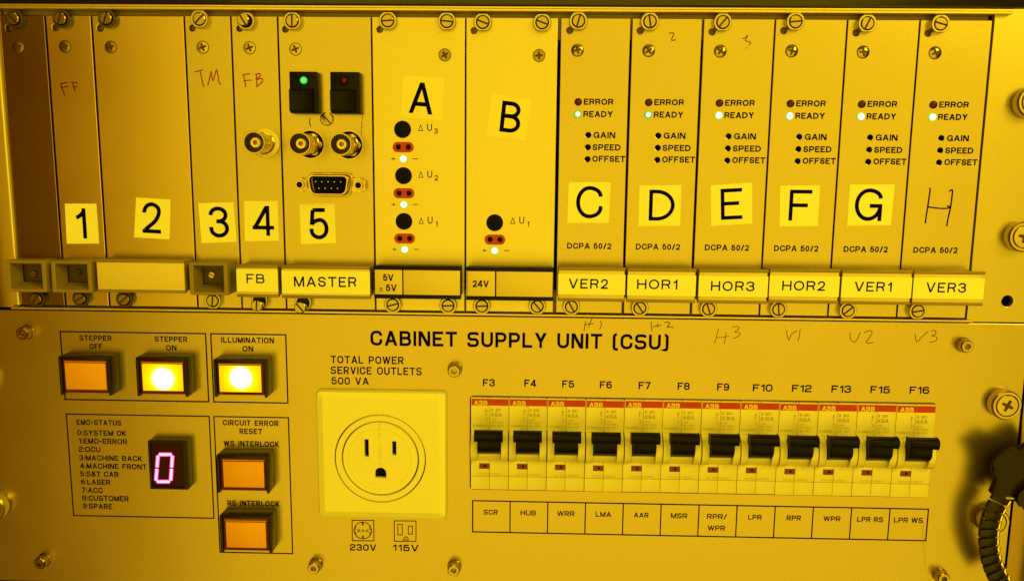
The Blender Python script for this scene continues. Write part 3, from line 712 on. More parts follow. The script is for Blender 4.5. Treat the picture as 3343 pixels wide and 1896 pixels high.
stk = {'C': ([(148, 143), (505, 143), (488, 488), (135, 487)], cB3, (210, 435, 176, 450), 0),
       'D': ([(748, 170), (1105, 168), (1093, 513), (738, 515)], cB3, (829, 1047, 208, 470), 0),
       'E': ([(-210, 170), (145, 145), (145, 493), (-204, 515)], cB4, (-122, 60, 196, 459), 3.6),
       'F': ([(383, 172), (720, 170), (702, 515), (375, 518)], cB4, (459, 649, 208, 470), 0),
       'G': ([(972, 163), (1355, 162), (1322, 508), (950, 512)], cB4, (1016, 1250, 196, 472), 0)}
def uvof(x, z, h=0.0):
    q = ROT.transposed() @ (Vector((x, -h, z)) - Vector(CAM))
    return W / 2 + FPX * q[0] / q[1], H / 2 - FPX * q[2] / q[1]
def moved(cr, a, b, dx):
    x, z = at(*cr(a, b)); return uvof(x + dx, z)
for k, (L, ht, tu, td, ku, cu_, bu, bd, hx, tb, gm) in enumerate(amp):
    dx = 6 * HP * k
    t = mod('amplifier_module', ('amplifier module with letter %s sticker and handle marked %s' % (L, ht)) if L != 'H' else 'rightmost amplifier module with handwritten letter H and handle marked VER3', 48 + 6 * k, 54 + 6 * k)
    ex, ez = at(*cT3(228, 867)); ex += dx
    holes = [keyhole(*ku)]
    adj = []
    for (a, b) in ((313, 1147), (310, 1250), (307, 1352)):
        x, z = at(*cT3(a, b)); adj.append((x + dx, z)); holes.append(circ(x + dx, z, 1.2, 20))
    face(t, holes, ALU, x1=(54 + 6 * k) * HP - (.55 if k in (0, 1) else .3))
    for (x, z) in adj:
        part('trimmer_hole', MB().lathe(x, z, [(1.6, -2.6), (1.6, -6), (0, -6)], 20), VOID, t)
    led_obj(t, ex, ez, 1.65, LEDOFF, dome=.9, key='err', label='unlit dark red error lamp')
    x, z = at(*cT3(224, 971)); led_obj(t, x + dx, z, 1.65, gm, dome=.9, key='rdy', label='lit green ready lamp')
    for s, a0, a1, b in (('ERROR', 275, 526, 866), ('READY', 272, 523, 970), ('GAIN', 357, 543, 1148), ('SPEED', 350, 588, 1252), ('OFFSET', 347, 628, 1350)):
        u, v = moved(cT3, (a0 + a1) / 2, b, dx); T(t, s, u, v, (a1 - a0) / 2.6, 20.2, .185, 'round', gap=.13)
    u, v = moved(cB3, 321, 684, dx); T(t, 'DCPA 50/2', u, v, 375 / 2.6, 19.5, .175, 'round', gap=.12)
    x, z = at(*tu, 2.9); captive_screw(t, x, z, td, ph=2.9)
    x, z = at(*cu_, .4); cross_screw(t, x, z, 15 + 20 * k, 'dome')
    x, z = at(*bu, 2.6); captive_screw(t, x, z, bd)
    zt = [-106.9, -107.0, -107.0, -106.5, -106.6, -106.6][k]
    hd = closed_handle(t, hx[0], hx[1], zt - 14.9, zt, strip=(zt - 11.9, zt - 2.9), lip_right=1.2 if L == 'H' else .25)
    x0, x1, y0, y1, cr = tb; label_text(hd, ht, x0, x1, y0, y1, cr, gap=.24)
    if L in stk:
        c, cr, bx, an = stk[L]; sticker(t, L, c, cr, bx, ang=an, wt=.112)
    if L == 'D': scribble(t, [[(1000, 290), (1018, 280), (1036, 285), (1034, 305), (1020, 342), (1040, 343), (1060, 340)]], cT3, .38, PENCIL, label='handwritten 2')
    if L == 'E': scribble(t, [[(62, 330), (85, 325), (103, 302), (98, 325), (86, 345), (108, 355), (130, 362), (118, 388)], [(97, 405), (102, 414)]], cT4, .34, PENCIL, label='handwritten 3')
    if L == 'H': scribble(t, [[(1652, 190), (1655, 215), (1644, 290), (1634, 360), (1622, 430), (1615, 492)], [(1816, 222), (1830, 212), (1845, 214), (1838, 290), (1826, 370), (1808, 450), (1796, 518)], [(1634, 352), (1690, 360), (1750, 366), (1800, 365), (1834, 356)], [(1800, 342), (1815, 350), (1830, 354)]], cB4, .62, INK, name='handwritten_letter', label='handwritten letter H in black pen')

# ================================================================== supply panel
sup = thing('supply_panel', 'wide lower metal panel titled CABINET SUPPLY UNIT (CSU) with buttons, outlet and breakers', 'control panel', (213.4, -263))
plate('face_plate', [(-29, -263.4), (455.3, -263.4), (455.3, -130.95), (-29, -130.95)], [rrect(205.6, 416.9, -212.95, -168.0, 1.6)], -3, 0, ALU2, sup, bev=.3)
def outline(pts, w, parent=sup):
    part('printed_frame', MB().ribbon(pts, w, .05, True), INK, parent, flat=True)
outline([(17.0, -140.7), (84.3, -140.7), (84.3, -172.8), (17.0, -172.8)], .62)
x0, z0 = at(687.4, 1089); x1, z1 = at(934.7, 1314)
outline([(86.7, -140.7), (121.2, -140.7), (121.2, -172.8), (86.7, -172.8)], .62)
outline([(17.0, -179.8), (84.2, -179.8), (84.2, -229.6), (17.0, -229.6)], .58)
outline([(86.4, -179.8), (121.2, -179.8), (121.2, -246.6), (86.4, -246.6)], .58)
T(sup, 'CABINET SUPPLY UNIT (CSU)', 1694, 1110, 974, 49, .148, gap=.15, label='large black title CABINET SUPPLY UNIT (CSU)')
T(sup, 'TOTAL POWER', 1198.5, 1174.6, 238, 24.5, .15); T(sup, 'SERVICE OUTLETS', 1228, 1210, 297, 24.5, .15); T(sup, '500 VA', 1143, 1243, 122, 24, .15)
T(sup, 'STEPPER', 311.5, 1103, 105, 17.5, .165); T(sup, 'OFF', 313, 1130.5, 42, 17.5, .17)
T(sup, 'STEPPER', 558, 1106.6, 106, 17.5, .165); T(sup, 'ON', 559, 1134.9, 34, 17.5, .17)
T(sup, 'ILLUMINATION', 808, 1110, 172, 18, .165); T(sup, 'ON', 809, 1138, 35, 18, .17)
T(sup, 'CIRCUIT ERROR', 818, 1380, 182, 17.5, .165); T(sup, 'RESET', 818.7, 1407.3, 74, 17.5, .165)
T(sup, 'WS INTERLOCK', 820.3, 1447.8, 181, 17.5, .165); T(sup, 'RS INTERLOCK', 827, 1642, 170, 17.5, .165)
c3 = crop(2.442, 0, 1300)
for s, a0, a1, b in (('EMO-STATUS', 610, 967, 192), ('0:SYSTEM OK', 615, 1005, 275), ('1:EMO-ERROR', 625, 1013, 341), ('2:OCU', 627, 800, 405), ('3:MACHINE BACK', 632, 1133, 475),
                     ('4:MACHINE FRONT', 637, 1168, 540), ('5:S&T CAB', 640, 943, 602), ('6:LASER', 645, 878, 665), ('7:ACC', 652, 818, 730), ('8:CUSTOMER', 655, 1025, 795), ('9:SPARE', 660, 895, 858)):
    u, v = c3((a0 + a1) / 2, b); T(sup, s, u, v, (a1 - a0) / 2.442, 17, .16, gap=.14)
fx = [1596, 1731.2, 1855, 1978, 2104.5, 2232, 2361, 2490, 2617.6, 2746.5, 2874, 3002]
fy = [1248.6, 1250.5, 1252.8, 1255.5, 1257.5, 1260, 1262.5, 1265.5, 1267.5, 1269.5, 1271.5, 1273]
fl = ['F3', 'F4', 'F5', 'F6', 'F7', 'F8', 'F9', 'F10', 'F12', 'F13', 'F15', 'F16']
for s, u, v in zip(fl, fx, fy): T(sup, s, u, v, 39.5 if len(s) == 2 else 64, 23.5, .165, gap=.14)
# table of names under the breakers
mb = MB(); X0, X1, Z0, Z1 = 206.8, 417.8, -233.85, -218.45
mb.ribbon([(X0, Z0), (X1, Z0), (X1, Z1), (X0, Z1)], .6, .05, True)
for i in range(1, 12):
    x = X0 + (X1 - X0) * i / 12; mb.ribbon([(x, Z0), (x, Z1)], .55, .056)
part('printed_table', mb, INK, sup, flat=True)
for i, s in enumerate(['SCR', 'HUB', 'WRR', 'LMA', 'AAR', 'MSR', 'RPR/', 'LPR', 'RPR', 'WPR', 'LPR RS', 'LPR WS']):
    x = X0 + (X1 - X0) * (i + .5) / 12; u, v = uvof(x + (-.3 if i < 8 else .1), -224.0)
    wpx = {'SCR': 46, 'HUB': 50, 'WRR': 57, 'LMA': 51, 'AAR': 48, 'MSR': 54, 'RPR/': 65, 'LPR': 44, 'RPR': 47, 'WPR': 56, 'LPR RS': 85, 'LPR WS': 95}[s]
    T(sup, s, u, v, wpx, 16.2, .16, gap=.13)
    if s == 'RPR/': T(sup, 'WPR', *uvof(x - .3, -229.7), 57, 16.2, .16, gap=.13)
T(sup, '230V', 960 + 735 / 3.265, 1450 + 1096 / 3.265, 86.5, 21, .165, gap=.16); T(sup, '115V', 960 + 1188 / 3.265, 1450 + 1101 / 3.265, 85, 21, .165, gap=.2)
c6 = crop(3.265, 960, 1450)
def px_poly(pts, cr=c6): return [at(*cr(a, b)) for a, b in pts]
mb = MB(); mb.ribbon(px_poly([(618, 806), (849, 808), (851, 1025), (621, 1023)]), .42, .05, True)
ccx, ccz = at(*c6(733, 915)); mb.ribbon(circ(ccx, ccz, 4.15, 40), .38, .054, True)
for dx_ in (-1.95, 0, 1.95): mb.ribbon(circ(ccx + dx_, ccz - .1, .52, 14), .28, .058, True)
for sz in (1, -1): mb.ribbon([(ccx, ccz + sz * 4.1), (ccx, ccz + sz * 2.55)], .75, .062)
for sx in (1, -1):
    mb.ribbon([(ccx + sx * 3.3, ccz + 2.3), (ccx + sx * 3.3, ccz + .55), (ccx + sx * 4.1, ccz + .55)], .3, .066)
    mb.ribbon([(ccx + sx * 3.3, ccz - 2.3), (ccx + sx * 3.3, ccz - .75), (ccx + sx * 4.1, ccz - .75)], .3, .070)
part('outlet_symbol', mb, INK, sup, flat=True, label='printed round socket symbol above 230V')
mb = MB(); mb.ribbon(px_poly([(1068, 812), (1300, 814), (1299, 1031), (1069, 1029)]), .42, .05, True)
mb.ribbon(px_poly([(1106, 850), (1153, 850), (1153, 962), (1107, 962)]), .38, .054, True)
mb.ribbon(px_poly([(1218, 868), (1262, 868), (1260, 953), (1218, 953)]), .38, .058, True)
mb.ribbon(px_poly([(1167, 1015), (1172, 995), (1192, 980), (1212, 995), (1218, 1015)]), .38, .062, True)
part('outlet_symbol', mb, INK, sup, flat=True, label='printed flat-pin socket symbol above 115V')
for uv, d, st in (((70, 1089), 20, 'dark'), ((127, 1840), 10, 'dark'), ((1022.8, 1855.8), 5, 'bright'), ((1482, 1212), 25, 'bright'), ((1480.7, 1862), 30, 'bright'), ((3159.7, 1131.4), 12, 'bright'), ((3083, 1890), 30, 'bright')):
    x, z = at(*uv, 5); socket_screw(sup, x, z, d, st)
for (u, v, a) in ((3289, 1324, 25), (3250, 1706, 10), (-33, 1660, 0), (-80, 1250, 0)):
    x, z = at(u, v, 5); thumb_screw(sup, x, z, a)
# handwriting above the breakers
scribble(sup, [[(290, 1322), (283, 1365), (277, 1402)], [(345, 1300), (322, 1350), (318, 1375)], [(285, 1352), (320, 1345), (358, 1342)]], cB3, .34, PENCIL, label='handwritten H1')
scribble(sup, [[(418, 1315), (424, 1350), (410, 1390)]], cB3, .34, PENCIL)
scribble(sup, [[(850, 1328), (848, 1370), (856, 1408)], [(905, 1342), (900, 1375)], [(862, 1368), (900, 1360), (935, 1357)], [(960, 1335), (985, 1328), (1005, 1340), (985, 1372), (1012, 1370), (1038, 1374)]], cB3, .34, PENCIL, label='handwritten H2')
cH = crop(1 / 1.3023, 0, 0)
scribble(sup, [[(1801, 823), (1797, 842), (1791, 860)], [(1820, 832), (1818, 850), (1815, 862)], [(1796, 846), (1812, 845), (1828, 842)], [(1836, 820), (1848, 818), (1853, 824), (1842, 832), (1855, 834), (1852, 842), (1838, 848)]], cH, .26, PENCIL, label='handwritten H3')
scribble(sup, [[(1971, 828), (1977, 852), (1984, 838), (1999, 828)], [(2006, 825), (2004, 842), (2000, 855)]], cH, .28, PENCIL, label='handwritten V1')
scribble(sup, [[(2131, 832), (2133, 852), (2145, 856), (2157, 832)], [(2166, 834), (2180, 828), (2186, 836), (2172, 858), (2190, 858)]], cH, .28, PENCIL, label='handwritten V2')
scribble(sup, [[(2294, 836), (2298, 856), (2310, 846), (2327, 830)], [(2334, 830), (2344, 828), (2346, 836), (2336, 842), (2348, 844), (2346, 854), (2330, 858)]], cH, .28, PENCIL, label='handwritten V3')
scribble(sup, [[(3015, 1705), (3013, 1755), (3018, 1800), (3022, 1850)]], crop(1, 0, 0), .12, FAINT, name='scratch')

# ------------------------------------------------------------------ push buttons
def push_button(label, fr, lens, spot=None, hh=8.0, lit=False):
    """fr = photo box of the housing front, lens = photo box of the coloured face"""
    x0, z1 = at(fr[0], fr[2], hh); x1, z0 = at(fr[1], fr[3], hh)
    t = thing('push_button', label, 'push button', ((x0 + x1) / 2, z0), 'square illuminated push buttons on the supply panel')
    w = 1.15
    HB = mat('charcoal_button_housing', (0.016, 0.011, 0.006), 0.0, 0.22, spec=.18)
    zb = z0 + 1.3
    part('housing', MB().box(x0, x1, .02, hh, z1 - w, z1).box(x0, x0 + w - .1, .02, hh + .2, z0, z1 - w - .003).box(x1 - w + .1, x1, .02, hh + .2, z0, z1 - w - .003).box(x0 + w, x1 - w, .02, hh - 3.5, zb, z1 - w - .003), HB, t, bev=.18)
    lx0, lx1, lz0, lz1 = x0 + w + .1, x1 - w - .1, z0 + .75, z1 - w - .25
    a0, b1 = at(lens[0], lens[2], hh - .2); a1, b0 = at(lens[1], lens[3], hh - .2)
    cap = part('lens', MB().box(lx0, lx1, 2, hh - 1.1, lz0, lz1), LENS, t, bev=.3)
    # bevelled amber rim around the face
    outer = [(lx0 + .2, lz0 + .2), (lx1 - .2, lz0 + .2), (lx1 - .2, lz1 - .2), (lx0 + .2, lz1 - .2)]
    inner = [(a0, b0), (a1, b0), (a1, b1), (a0, b1)]
    vs = [(x, -(hh - 1.05), z) for x, z in outer] + [(x, -(hh - .25), z) for x, z in inner]
    part('lens_rim', MB().add(vs, [(i, (i + 1) % 4, 4 + (i + 1) % 4, 4 + i) for i in range(4)]), mat('amber_lens_bevel', (0.14, 0.028, 0.006), 0, .2), cap, flat=True)
    part('lens_glint', MB().box(a0 - .3, a1 + .3, hh - .85, hh - .3, b1 + .35, b1 + .75), mat('amber_lens_highlight', (0.65, 0.22, 0.05), 0, .3), cap)  # lighter strip painting a highlight along the top of the lens
    if lit:
        sx, sz = at(*spot, hh)
        mb = MB().box(a0, a1, hh - .8, hh, b0, b1)
        part('lit_face', mb, LITFACE, t, pos=(sx, sz), bev=.12, label='glowing yellow face with a white hot spot')
    else:
        part('button_face', MB().box(a0, a1, hh - .8, hh, b0, b1), ORANGE, t, bev=.12)
    return t
push_button('unlit orange push button under the words STEPPER OFF', (189.6, 364, 1163, 1291), (211, 349.5, 1183.5, 1272))
push_button('glowing push button under the words STEPPER ON', (442, 614, 1166, 1295), (463, 599, 1187, 1276), (532, 1236), lit=True)
push_button('glowing push button under the words ILLUMINATION ON', (695.5, 872, 1173, 1298), (714.5, 854, 1192, 1280), (786, 1233), lit=True)
push_button('unlit orange push button under the words WS INTERLOCK', (706, 879, 1485, 1610), (727.7, 863.7, 1504.7, 1590.7))
push_button('unlit orange push button under the words RS INTERLOCK', (716, 887, 1682, 1806), (736.8, 869.8, 1702.5, 1787.3))

# ------------------------------------------------------------------ seven segment display
x0, z1 = at(481, 1440, 6); x1, z0 = at(613, 1598, 6)
t = thing('digit_display', 'black box with a glowing pink digit 0 in the EMO-STATUS frame', 'display', ((x0 + x1) / 2, z0))
plate('housing', [(x0, z0), (x1, z0), (x1, z1), (x0, z1)], [[(x0 + .8, z0 + .8), (x1 - 1.6, z0 + .8), (x1 - 1.6, z1 - 1.0), (x0 + .8, z1 - 1.0)]], .02, 6, mat('black_display_housing', (.014, .009, .006), 0, .22, spec=.2), t, bev=.25)
win = part('window', MB().box(x0 + .85, x1 - 1.65, .5, 4.6, z0 + .85, z1 - 1.05), DISP, t)
def segs(w, h, m, name):
    P = lambda a, b: at(*crop(2.442, 480, 1300)(a, b), 4.7)
    tl, tr, br, bl = P(88, 446), P(203, 446), P(188, 662), P(70, 662)
    ml = ((tl[0] + bl[0]) / 2, (tl[1] + bl[1]) / 2); mr = ((tr[0] + br[0]) / 2, (tr[1] + br[1]) / 2)
    g = .5
    def lerp(a, b, t_): return (a[0] + (b[0] - a[0]) * t_, a[1] + (b[1] - a[1]) * t_)
    pos = P(130, 555)
    for a, b, c0, c1 in ((tl, tr, .07, .93), (tr, mr, .10, .93), (mr, br, .07, .90), (br, bl, .07, .93), (bl, ml, .10, .93), (ml, tl, .07, .90)):
        a2, b2 = lerp(a, b, c0), lerp(a, b, c1)
        dx_, dz_ = b2[0] - a2[0], b2[1] - a2[1]; l = math.hypot(dx_, dz_); ux, uz = dx_ / l, dz_ / l; nx, nz = -uz, ux
        poly = [(a2[0] - ux * (w / 2 - .5), a2[1] - uz * (w / 2 - .5)), (a2[0] + nx * w / 2, a2[1] + nz * w / 2), (b2[0] + nx * w / 2, b2[1] + nz * w / 2), (b2[0] + ux * (w / 2 - .5), b2[1] + uz * (w / 2 - .5)), (b2[0] - nx * w / 2, b2[1] - nz * w / 2), (a2[0] - nx * w / 2, a2[1] - nz * w / 2)]
        part(name, MB().prism(poly, 4.6, h), m, win, pos=pos)
segs(2.05, 4.66, SEGGLOW, 'segment_halo'); segs(1.25, 4.74, SEGCORE, 'segment')

# ------------------------------------------------------------------ power outlet
x0, z1 = at(1034, 1270, .5); x1, z0 = at(1459, 1687, .5); ccx, ccz = at(1242, 1495, 3)
t = thing('power_outlet', 'square white flat-pin power outlet between the buttons and breakers', 'outlet', ((x0 + x1) / 2, z0))
def ring_plate(name, outer, hole, h0, h1, m, bev, extra=()):
    return plate(name, outer, [hole] + list(extra), h0, h1, m, t, bev)
# sloping border of the cover
co = rrect(x0, x1, z0, z1, 2.0, 4); ci = rrect(x0 + 3.2, x1 - 3.2, z0 + 3.2, z1 - 3.2, .8, 4)
n = len(co)
hole = circ(ccx, ccz, 21.2, 64)
mb = MB(); mb.add([(x, -.02, z) for x, z in co] + [(x, -1.8, z) for x, z in co] + [(x, -3.0, z) for x, z in rrect(x0 + .5, x1 - .5, z0 + .5, z1 - .5, 1.8, 4)] + [(x, -3.9, z) for x, z in ci], [(r * n + i, r * n + (i + 1) % n, (r + 1) * n + (i + 1) % n, (r + 1) * n + i) for r in range(3) for i in range(n)])
part('cover_edge', mb, WHITE, t, smooth=True)
ring_plate('cover_plate', rrect(x0 + 3.2, x1 - 3.2, z0 + 3.2, z1 - 3.2, .8, 4), hole, 1.5, 3.9, WHITE, .02)
part('cover_groove', MB().lathe(ccx, ccz, [(21.3, 1.0), (17, 1.0)], 64), VOID, t)  # groove floor coloured black to stand for its shade
part('socket_ring', MB().lathe(ccx, ccz, [(20.7, 1.0), (20.7, 3.6), (20.4, 4.1), (18.2, 4.1), (17.9, 3.8), (17.85, 1.0)], 80), WHITE, t)
def slot(u0, u1, v0, v1):
    a0, b1 = at(u0, v0, 3); a1, b0 = at(u1, v1, 3); return [(a0, b0), (a1, b0), (a1, b1), (a0, b1)]
s1 = slot(1189.4, 1204.8, 1432, 1490); s2 = slot(1280, 1294.5, 1438.6, 1485)
gx0, gz1 = at(1224, 1525, 3); gx1, gz0 = at(1261, 1559, 3)
gr = (gx1 - gx0) / 2
gnd = [(gx0, gz0), (gx1, gz0)] + [((gx0 + gx1) / 2 + gr * math.cos(math.radians(a)), gz1 - gr + gr * math.sin(math.radians(a))) for a in range(0, 181, 20)]
def grow(p, d):
    cx_ = sum(q[0] for q in p) / len(p); cz_ = sum(q[1] for q in p) / len(p)
    return [(q[0] + (d if q[0] > cx_ else -d), q[1] + (d if q[1] > cz_ else -d)) for q in p]
fp = plate('socket_face', circ(ccx, ccz, 17.35, 72), [s1, s2, gnd], .8, 3.3, WHITE, t, bev=.25)
plate('slot_bevel', grow(s1, 1.1), [s1], 3.28, 3.5, WHITE, t, bev=.09); plate('slot_bevel', grow(s2, 1.1), [s2], 3.28, 3.5, WHITE, t, bev=.09)
part('raised_ring', MB().lathe(ccx, ccz, [(14.95, 3.25), (14.8, 3.48), (14.5, 3.48), (14.35, 3.25)], 72), WHITE, t)
part('slot_interior', MB().lathe(ccx, ccz, [(17.2, .5), (0, .5)], 48), VOID, t)
eu, ev = 960 + 905 / 3.235, 1050 + 1290 / 3.235
ex_, ez_ = at(eu, ev, 3.4)
mbx = MB()
text_mb('15A-125V', 21, 2.0, .15, 'round', .22, math.radians(-90), (ex_, ez_), 3.36, mbx)
part('embossed_lettering', mbx, mat('embossed_white', (.72, .72, .66), 0, .4), t, flat=True)

# ------------------------------------------------------------------ circuit breakers
PB = 210.9 / 12
def breaker(i, amps, name):
    """i-th breaker; built in rack coordinates"""
    bx = 205.95 + PB * i; wB = PB - .22
    t = thing('circuit_breaker', 'single pole circuit breaker under the mark %s, above the name %s' % (fl[i], name), 'circuit breaker', (bx + PB / 2, -212.6), 'circuit breakers in the long row')
    return t, bx, wB
def B(mbf, name, m, key, t, bx, bev=0, flat=False, sub=None, label=None):
    """mesh cached in breaker-local coordinates (origin at the thing)"""
    def f():
        return mesh_of(name, mbf(), (PB / 2, -212.6), bev=bev, flat=flat)
    me = cached(('brk', key), f)
    w = WLOC[t]
    return link(name, me, m, sub or t, (w[0] / MM, w[2] / MM), label=label)
names = ['SCR', 'HUB', 'WRR', 'LMA', 'AAR', 'MSR', 'RPR/WPR', 'LPR', 'RPR', 'WPR', 'LPR RS', 'LPR WS']
wB = PB - .22
half = wB / 2
def zrow(y, h=1.0):       # photo row in the crop of the first breaker
    return at(1600, 1200 + y / 3.165, h)[1]
zt = -168.55; z_b0, z_b1 = zrow(320), zrow(388)
seam = 8.75
def body_mb(xa, xb):
    mb = MB()
    zs = zrow(1120)
    mb.side([(.7, zt), (.7, -184.0), (-12, -184.0), (-12, zt)], xa, xb)                       # label field
    mb.side([(.7, -198.4), (.7, zs + .12), (-12, zs + .12), (-12, -198.4)], xa, xb)                 # lower field
    mb.side([(.6, zs - .12), (.6, -212.45), (-12, -212.45), (-12, zs - .12)], xa, xb)           # foot
    return mb
cheek = [(-12, -184.05), (.7, -184.05), (1.6, -184.7), (3.2, -186.0), (4.7, -188.0), (5.4, -190.5), (5.5, -193.0), (4.9, -195.5), (3.6, -197.3), (1.8, -198.2), (.7, -198.35), (-12, -198.35)]
lever_top_z = zrow(668, 11.5); lever_bot_z = zrow(770, 11)
for i in range(12):
    amps = 'K10A' if i in (6, 7) else 'K6A'
    t, bx, _ = breaker(i, amps, names[i])
    x = 0.0
    B(lambda: body_mb(.11, seam - .06), 'body_half', CREAM, 'bl', t, bx, bev=.12)
    B(lambda: body_mb(seam + .06, wB + .11), 'body_half', CREAM, 'br', t, bx, bev=.12)
    B(lambda: MB().side(cheek, .22, 3.3), 'side_cheek', CREAM, 'ckl', t, bx, bev=.15)
    B(lambda: MB().side(cheek, 14.2, wB - .05), 'side_cheek', CREAM, 'ckr', t, bx, bev=.15)
    B(lambda: MB().side([(1.2, -184.1), (3.4, -184.1 - 1.6), (3.4, -187.0), (-5, -187.0), (-5, -184.1)], 3.3, 14.2), 'lever_hood', CREAM, 'hood', t, bx, bev=.1)
    B(lambda: MB().side([(.9, -198.3), (2.6, -195.5), (2.4, -194.5), (-5, -193.4), (-5, -198.3)], 3.32, 14.18), 'lever_sill', CREAM, 'sill', t, bx, bev=.1)
    lv = B(lambda: MB().side([(2.5, -187.4), (8.0, -186.9), (8.0, -190.0), (7.0, -191.8), (4.0, -193.9), (-3, -194.2), (-3, -187.4)], 3.6, 13.95), 'lever', BLACK, 'lever', t, bx, bev=.35)
    B(lambda: MB().side([(7.2, lever_top_z - .1), (8.4, lever_top_z + .25), (10.6, lever_top_z + .1), (11.8, lever_top_z - .7), (12.0, lever_top_z - 2.0), (11.6, lever_top_z - 3.6), (10.4, lever_bot_z), (8.0, lever_bot_z + .3), (7.0, lever_bot_z + 1.2)], 2.2, 15.05), 'lever_grip', BLACK, 'grip', t, bx, bev=.3, sub=lv)
    B(lambda: MB().box(.35, wB - .1, .72, .80, z_b1, z_b0), 'red_band', REDBAND, 'band', t, bx)
    u0 = 205.95
    def loc(a): return (a - 118) / 3.165   # px in crop
    def tx(s, a0, a1, y0, y1, wt, mm_, key, nm='lettering', gap=.12):
        def f():
            xa, zc = at(1500 + a0 / 3.165, 1200 + (y0 + y1) / 2 / 3.165, .8); xb, _ = at(1500 + a1 / 3.165, 1200 + (y0 + y1) / 2 / 3.165, .8)
            cap = (y1 - y0) / 3.165 / 6.86
            return text_mb(s, xb - xa, cap, wt, 'round', gap, 0, ((xa + xb) / 2 - 205.95, zc), .84)
        B(f, nm, mm_, key, t, bx, flat=True)
    tx('ABB', 152, 289, 333, 380, .19, LOGO, 'abb', gap=.10)
    tx('S 201', 330, 428, 416, 445, .14, FAINT, 's201'); tx(amps, 330, 440 if amps == 'K6A' else 460, 459, 500, .12, FAINT, amps)
    tx('/230V', 330, 385, 520, 538, .13, FAINTER, '230'); tx('IEC60947-2', 140, 298, 578, 604, .12, FAINTER, 'iec')
    tx('INC 50KA', 330, 455, 550, 570, .13, FAINTER, 'inc'); tx('IND TEST', 330, 455, 584, 604, .13, FAINTER, 'ind')
    tx('014 10-06 8363A', 192, 442, 1083, 1102, .12, FAINTER, 'num')
    def symb():
        q = lambda a, b: (at(1500 + a / 3.165, 1200 + b / 3.165, .8)[0] - 205.95, at(1500 + a / 3.165, 1200 + b / 3.165, .8)[1])
        mb = MB()
        mb.ribbon([q(276, 420), q(274, 475)], .16, .83); mb.ribbon([q(264, 436), q(288, 448)], .16, .834); mb.ribbon([q(288, 434), q(264, 450)], .16, .838)
        mb.ribbon([q(262, 474), q(286, 474)], .16, .842); mb.ribbon([q(268, 498), q(284, 515), q(284, 545)], .16, .846)
        return mb
    B(symb, 'printed_symbol', FAINT, 'sym', t, bx, flat=True)
    def wnd():
        a, b1 = at(1500 + 204 / 3.165, 1200 + 982 / 3.165, .8); c, b0 = at(1500 + 311 / 3.165, 1200 + 1040 / 3.165, .8)
        return MB().box(a - 205.95, c - 205.95, .71, .78, b0, b1)
    wd = B(wnd, 'indicator_window', WINRED, 'win', t, bx)
    def wnd2():
        a, b1 = at(1500 + 255 / 3.165, 1200 + 998 / 3.165, .8); c, b0 = at(1500 + 275 / 3.165, 1200 + 1022 / 3.165, .8)
        return MB().box(a - 205.95, c - 205.95, .79, .82, b0, b1)
    B(wnd2, 'indicator_mark', VOID, 'win2', t, bx, sub=wd)

for o_ in [q for q in COL.objects if q.name.startswith('circuit_breaker')]:      # breakers never sit perfectly in line
    o_.location.x += random.uniform(-.05, .05) * MM; o_.location.z += random.uniform(-.13, .10) * MM; o_.location.y += random.uniform(-.25, .05) * MM

# ------------------------------------------------------------------ wristband hanging at the right edge
HB_ = 12.0
c7 = crop(2.093, 3000, 1200)
band = thing('wristband', 'black expanding wristband of flat links with gilt inner edge, hanging at the right edge', 'wristband', (at(*c7(560, 1500), HB_)))
path = [(575, 868), (556, 900), (533, 935), (512, 975), (497, 1015), (486, 1060), (478, 1105), (475, 1150), (475, 1195), (479, 1240), (488, 1290), (502, 1340), (522, 1390), (548, 1440), (578, 1486), (612, 1530)]
P = [at(a, b, HB_) for a, b in [c7(*q) for q in path]]
def resample(P, step):
    out = [P[0]]; acc = 0
    for a, b in zip(P, P[1:]):
        d = math.hypot(b[0] - a[0], b[1] - a[1]); k = 0
        while acc + (d - k) >= step:
            k += step - acc; acc = 0; out.append((a[0] + (b[0] - a[0]) * k / d, a[1] + (b[1] - a[1]) * k / d))
        acc += d - k
    return out
RP = resample(P, 4.15)
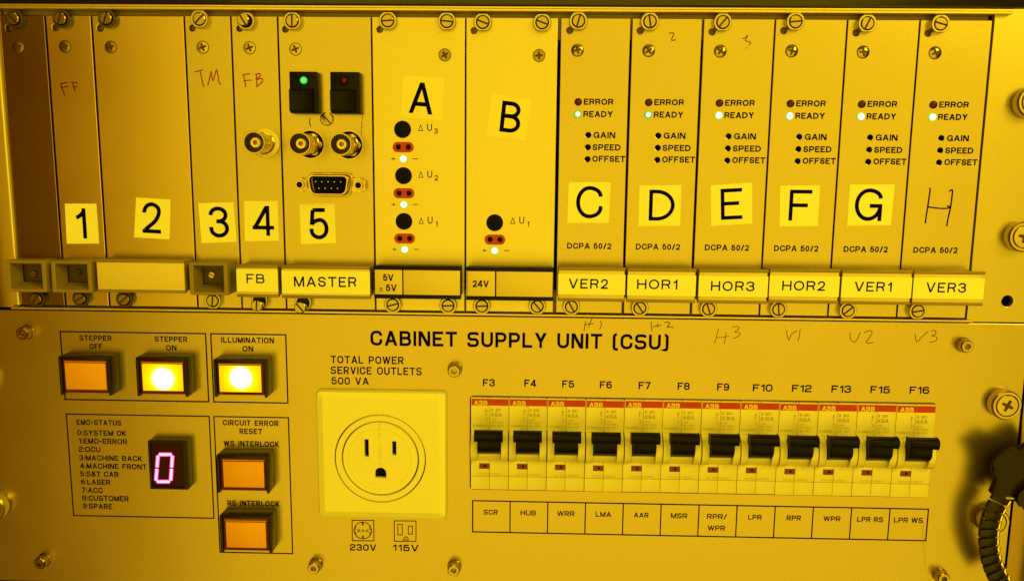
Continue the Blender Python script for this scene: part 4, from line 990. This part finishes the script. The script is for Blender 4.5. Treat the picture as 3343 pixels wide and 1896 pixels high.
for a, b in zip(RP, RP[1:]):
    ang = math.atan2(b[1] - a[1], b[0] - a[0]); mx, mz = (a[0] + b[0]) / 2, (a[1] + b[1]) / 2
    lk = link('band_link', cached('link', lambda: mesh_of('band_link', MB().box(-4.4, 2.9, -1.1, 1.2, -1.9, 1.9), bev=.45)), STRAPM, band, (mx, mz), h=HB_)
    a2 = -(ang + math.pi / 2)
    lk.rotation_euler = (0, a2, 0); 
    lk.rotation_euler = Matrix.Rotation(a2, 3, 'Y').to_euler()
    e = bpy.data.objects.new('gilt_edge', cached('gilt', lambda: mesh_of('gilt_edge', MB().box(2.85, 3.9, -2.6, 1.9, -1.45, 1.45).box(3.4, 4.6, -3.4, .9, -.6, 1.3), bev=.25)))
    if not e.data.materials: e.data.materials.append(GOLD)
    COL.objects.link(e); e.parent = lk
Q = lambda a, b, h=HB_ - 2: at(*c7(a, b), h)
buckle = [Q(488, 838), Q(505, 795), Q(520, 745), Q(500, 700), Q(508, 662), Q(560, 615), Q(640, 568), Q(720, 520), Q(800, 470), Q(860, 560), Q(860, 900), Q(720, 905), Q(660, 905), Q(640, 878), Q(520, 868)]
cl = part('clasp', MB().prism(buckle, HB_ - 2.5, HB_ + 2.0), mat('black_clasp', (.012, .008, .006), .0, .35, bump=.1, scale=2000, spec=.2), band, bev=.7)
cap_c = Q(592, 617, HB_ + 3); 
mb = MB(); N = 36; dirx = (Q(668, 565, HB_)[0] - Q(515, 668, HB_)[0], Q(668, 565, HB_)[1] - Q(515, 668, HB_)[1]); L_ = math.hypot(*dirx); ux, uz = dirx[0] / L_, dirx[1] / L_
ell = [(cap_c[0] + ux * L_ / 2 * math.cos(2 * math.pi * k / N) - uz * 2.3 * math.sin(2 * math.pi * k / N), cap_c[1] + uz * L_ / 2 * math.cos(2 * math.pi * k / N) + ux * 2.3 * math.sin(2 * math.pi * k / N)) for k in range(N)]
part('snap_cap', MB().prism(ell, HB_ + 1.5, HB_ + 3.2), mat('black_clasp', ()), cl, bev=.5)
part('clasp_plate', MB().prism([Q(635, 825), Q(720, 745), Q(800, 760), Q(800, 905), Q(660, 912), Q(628, 862)], HB_ + 1.5, HB_ + 5), STRAPM, cl, bev=.9)
part('steel_clip', MB().prism([Q(555, 855), Q(632, 857), Q(634, 866), Q(556, 864)], HB_ + 2.2, HB_ + 3.0), STEEL, cl, bev=.1)
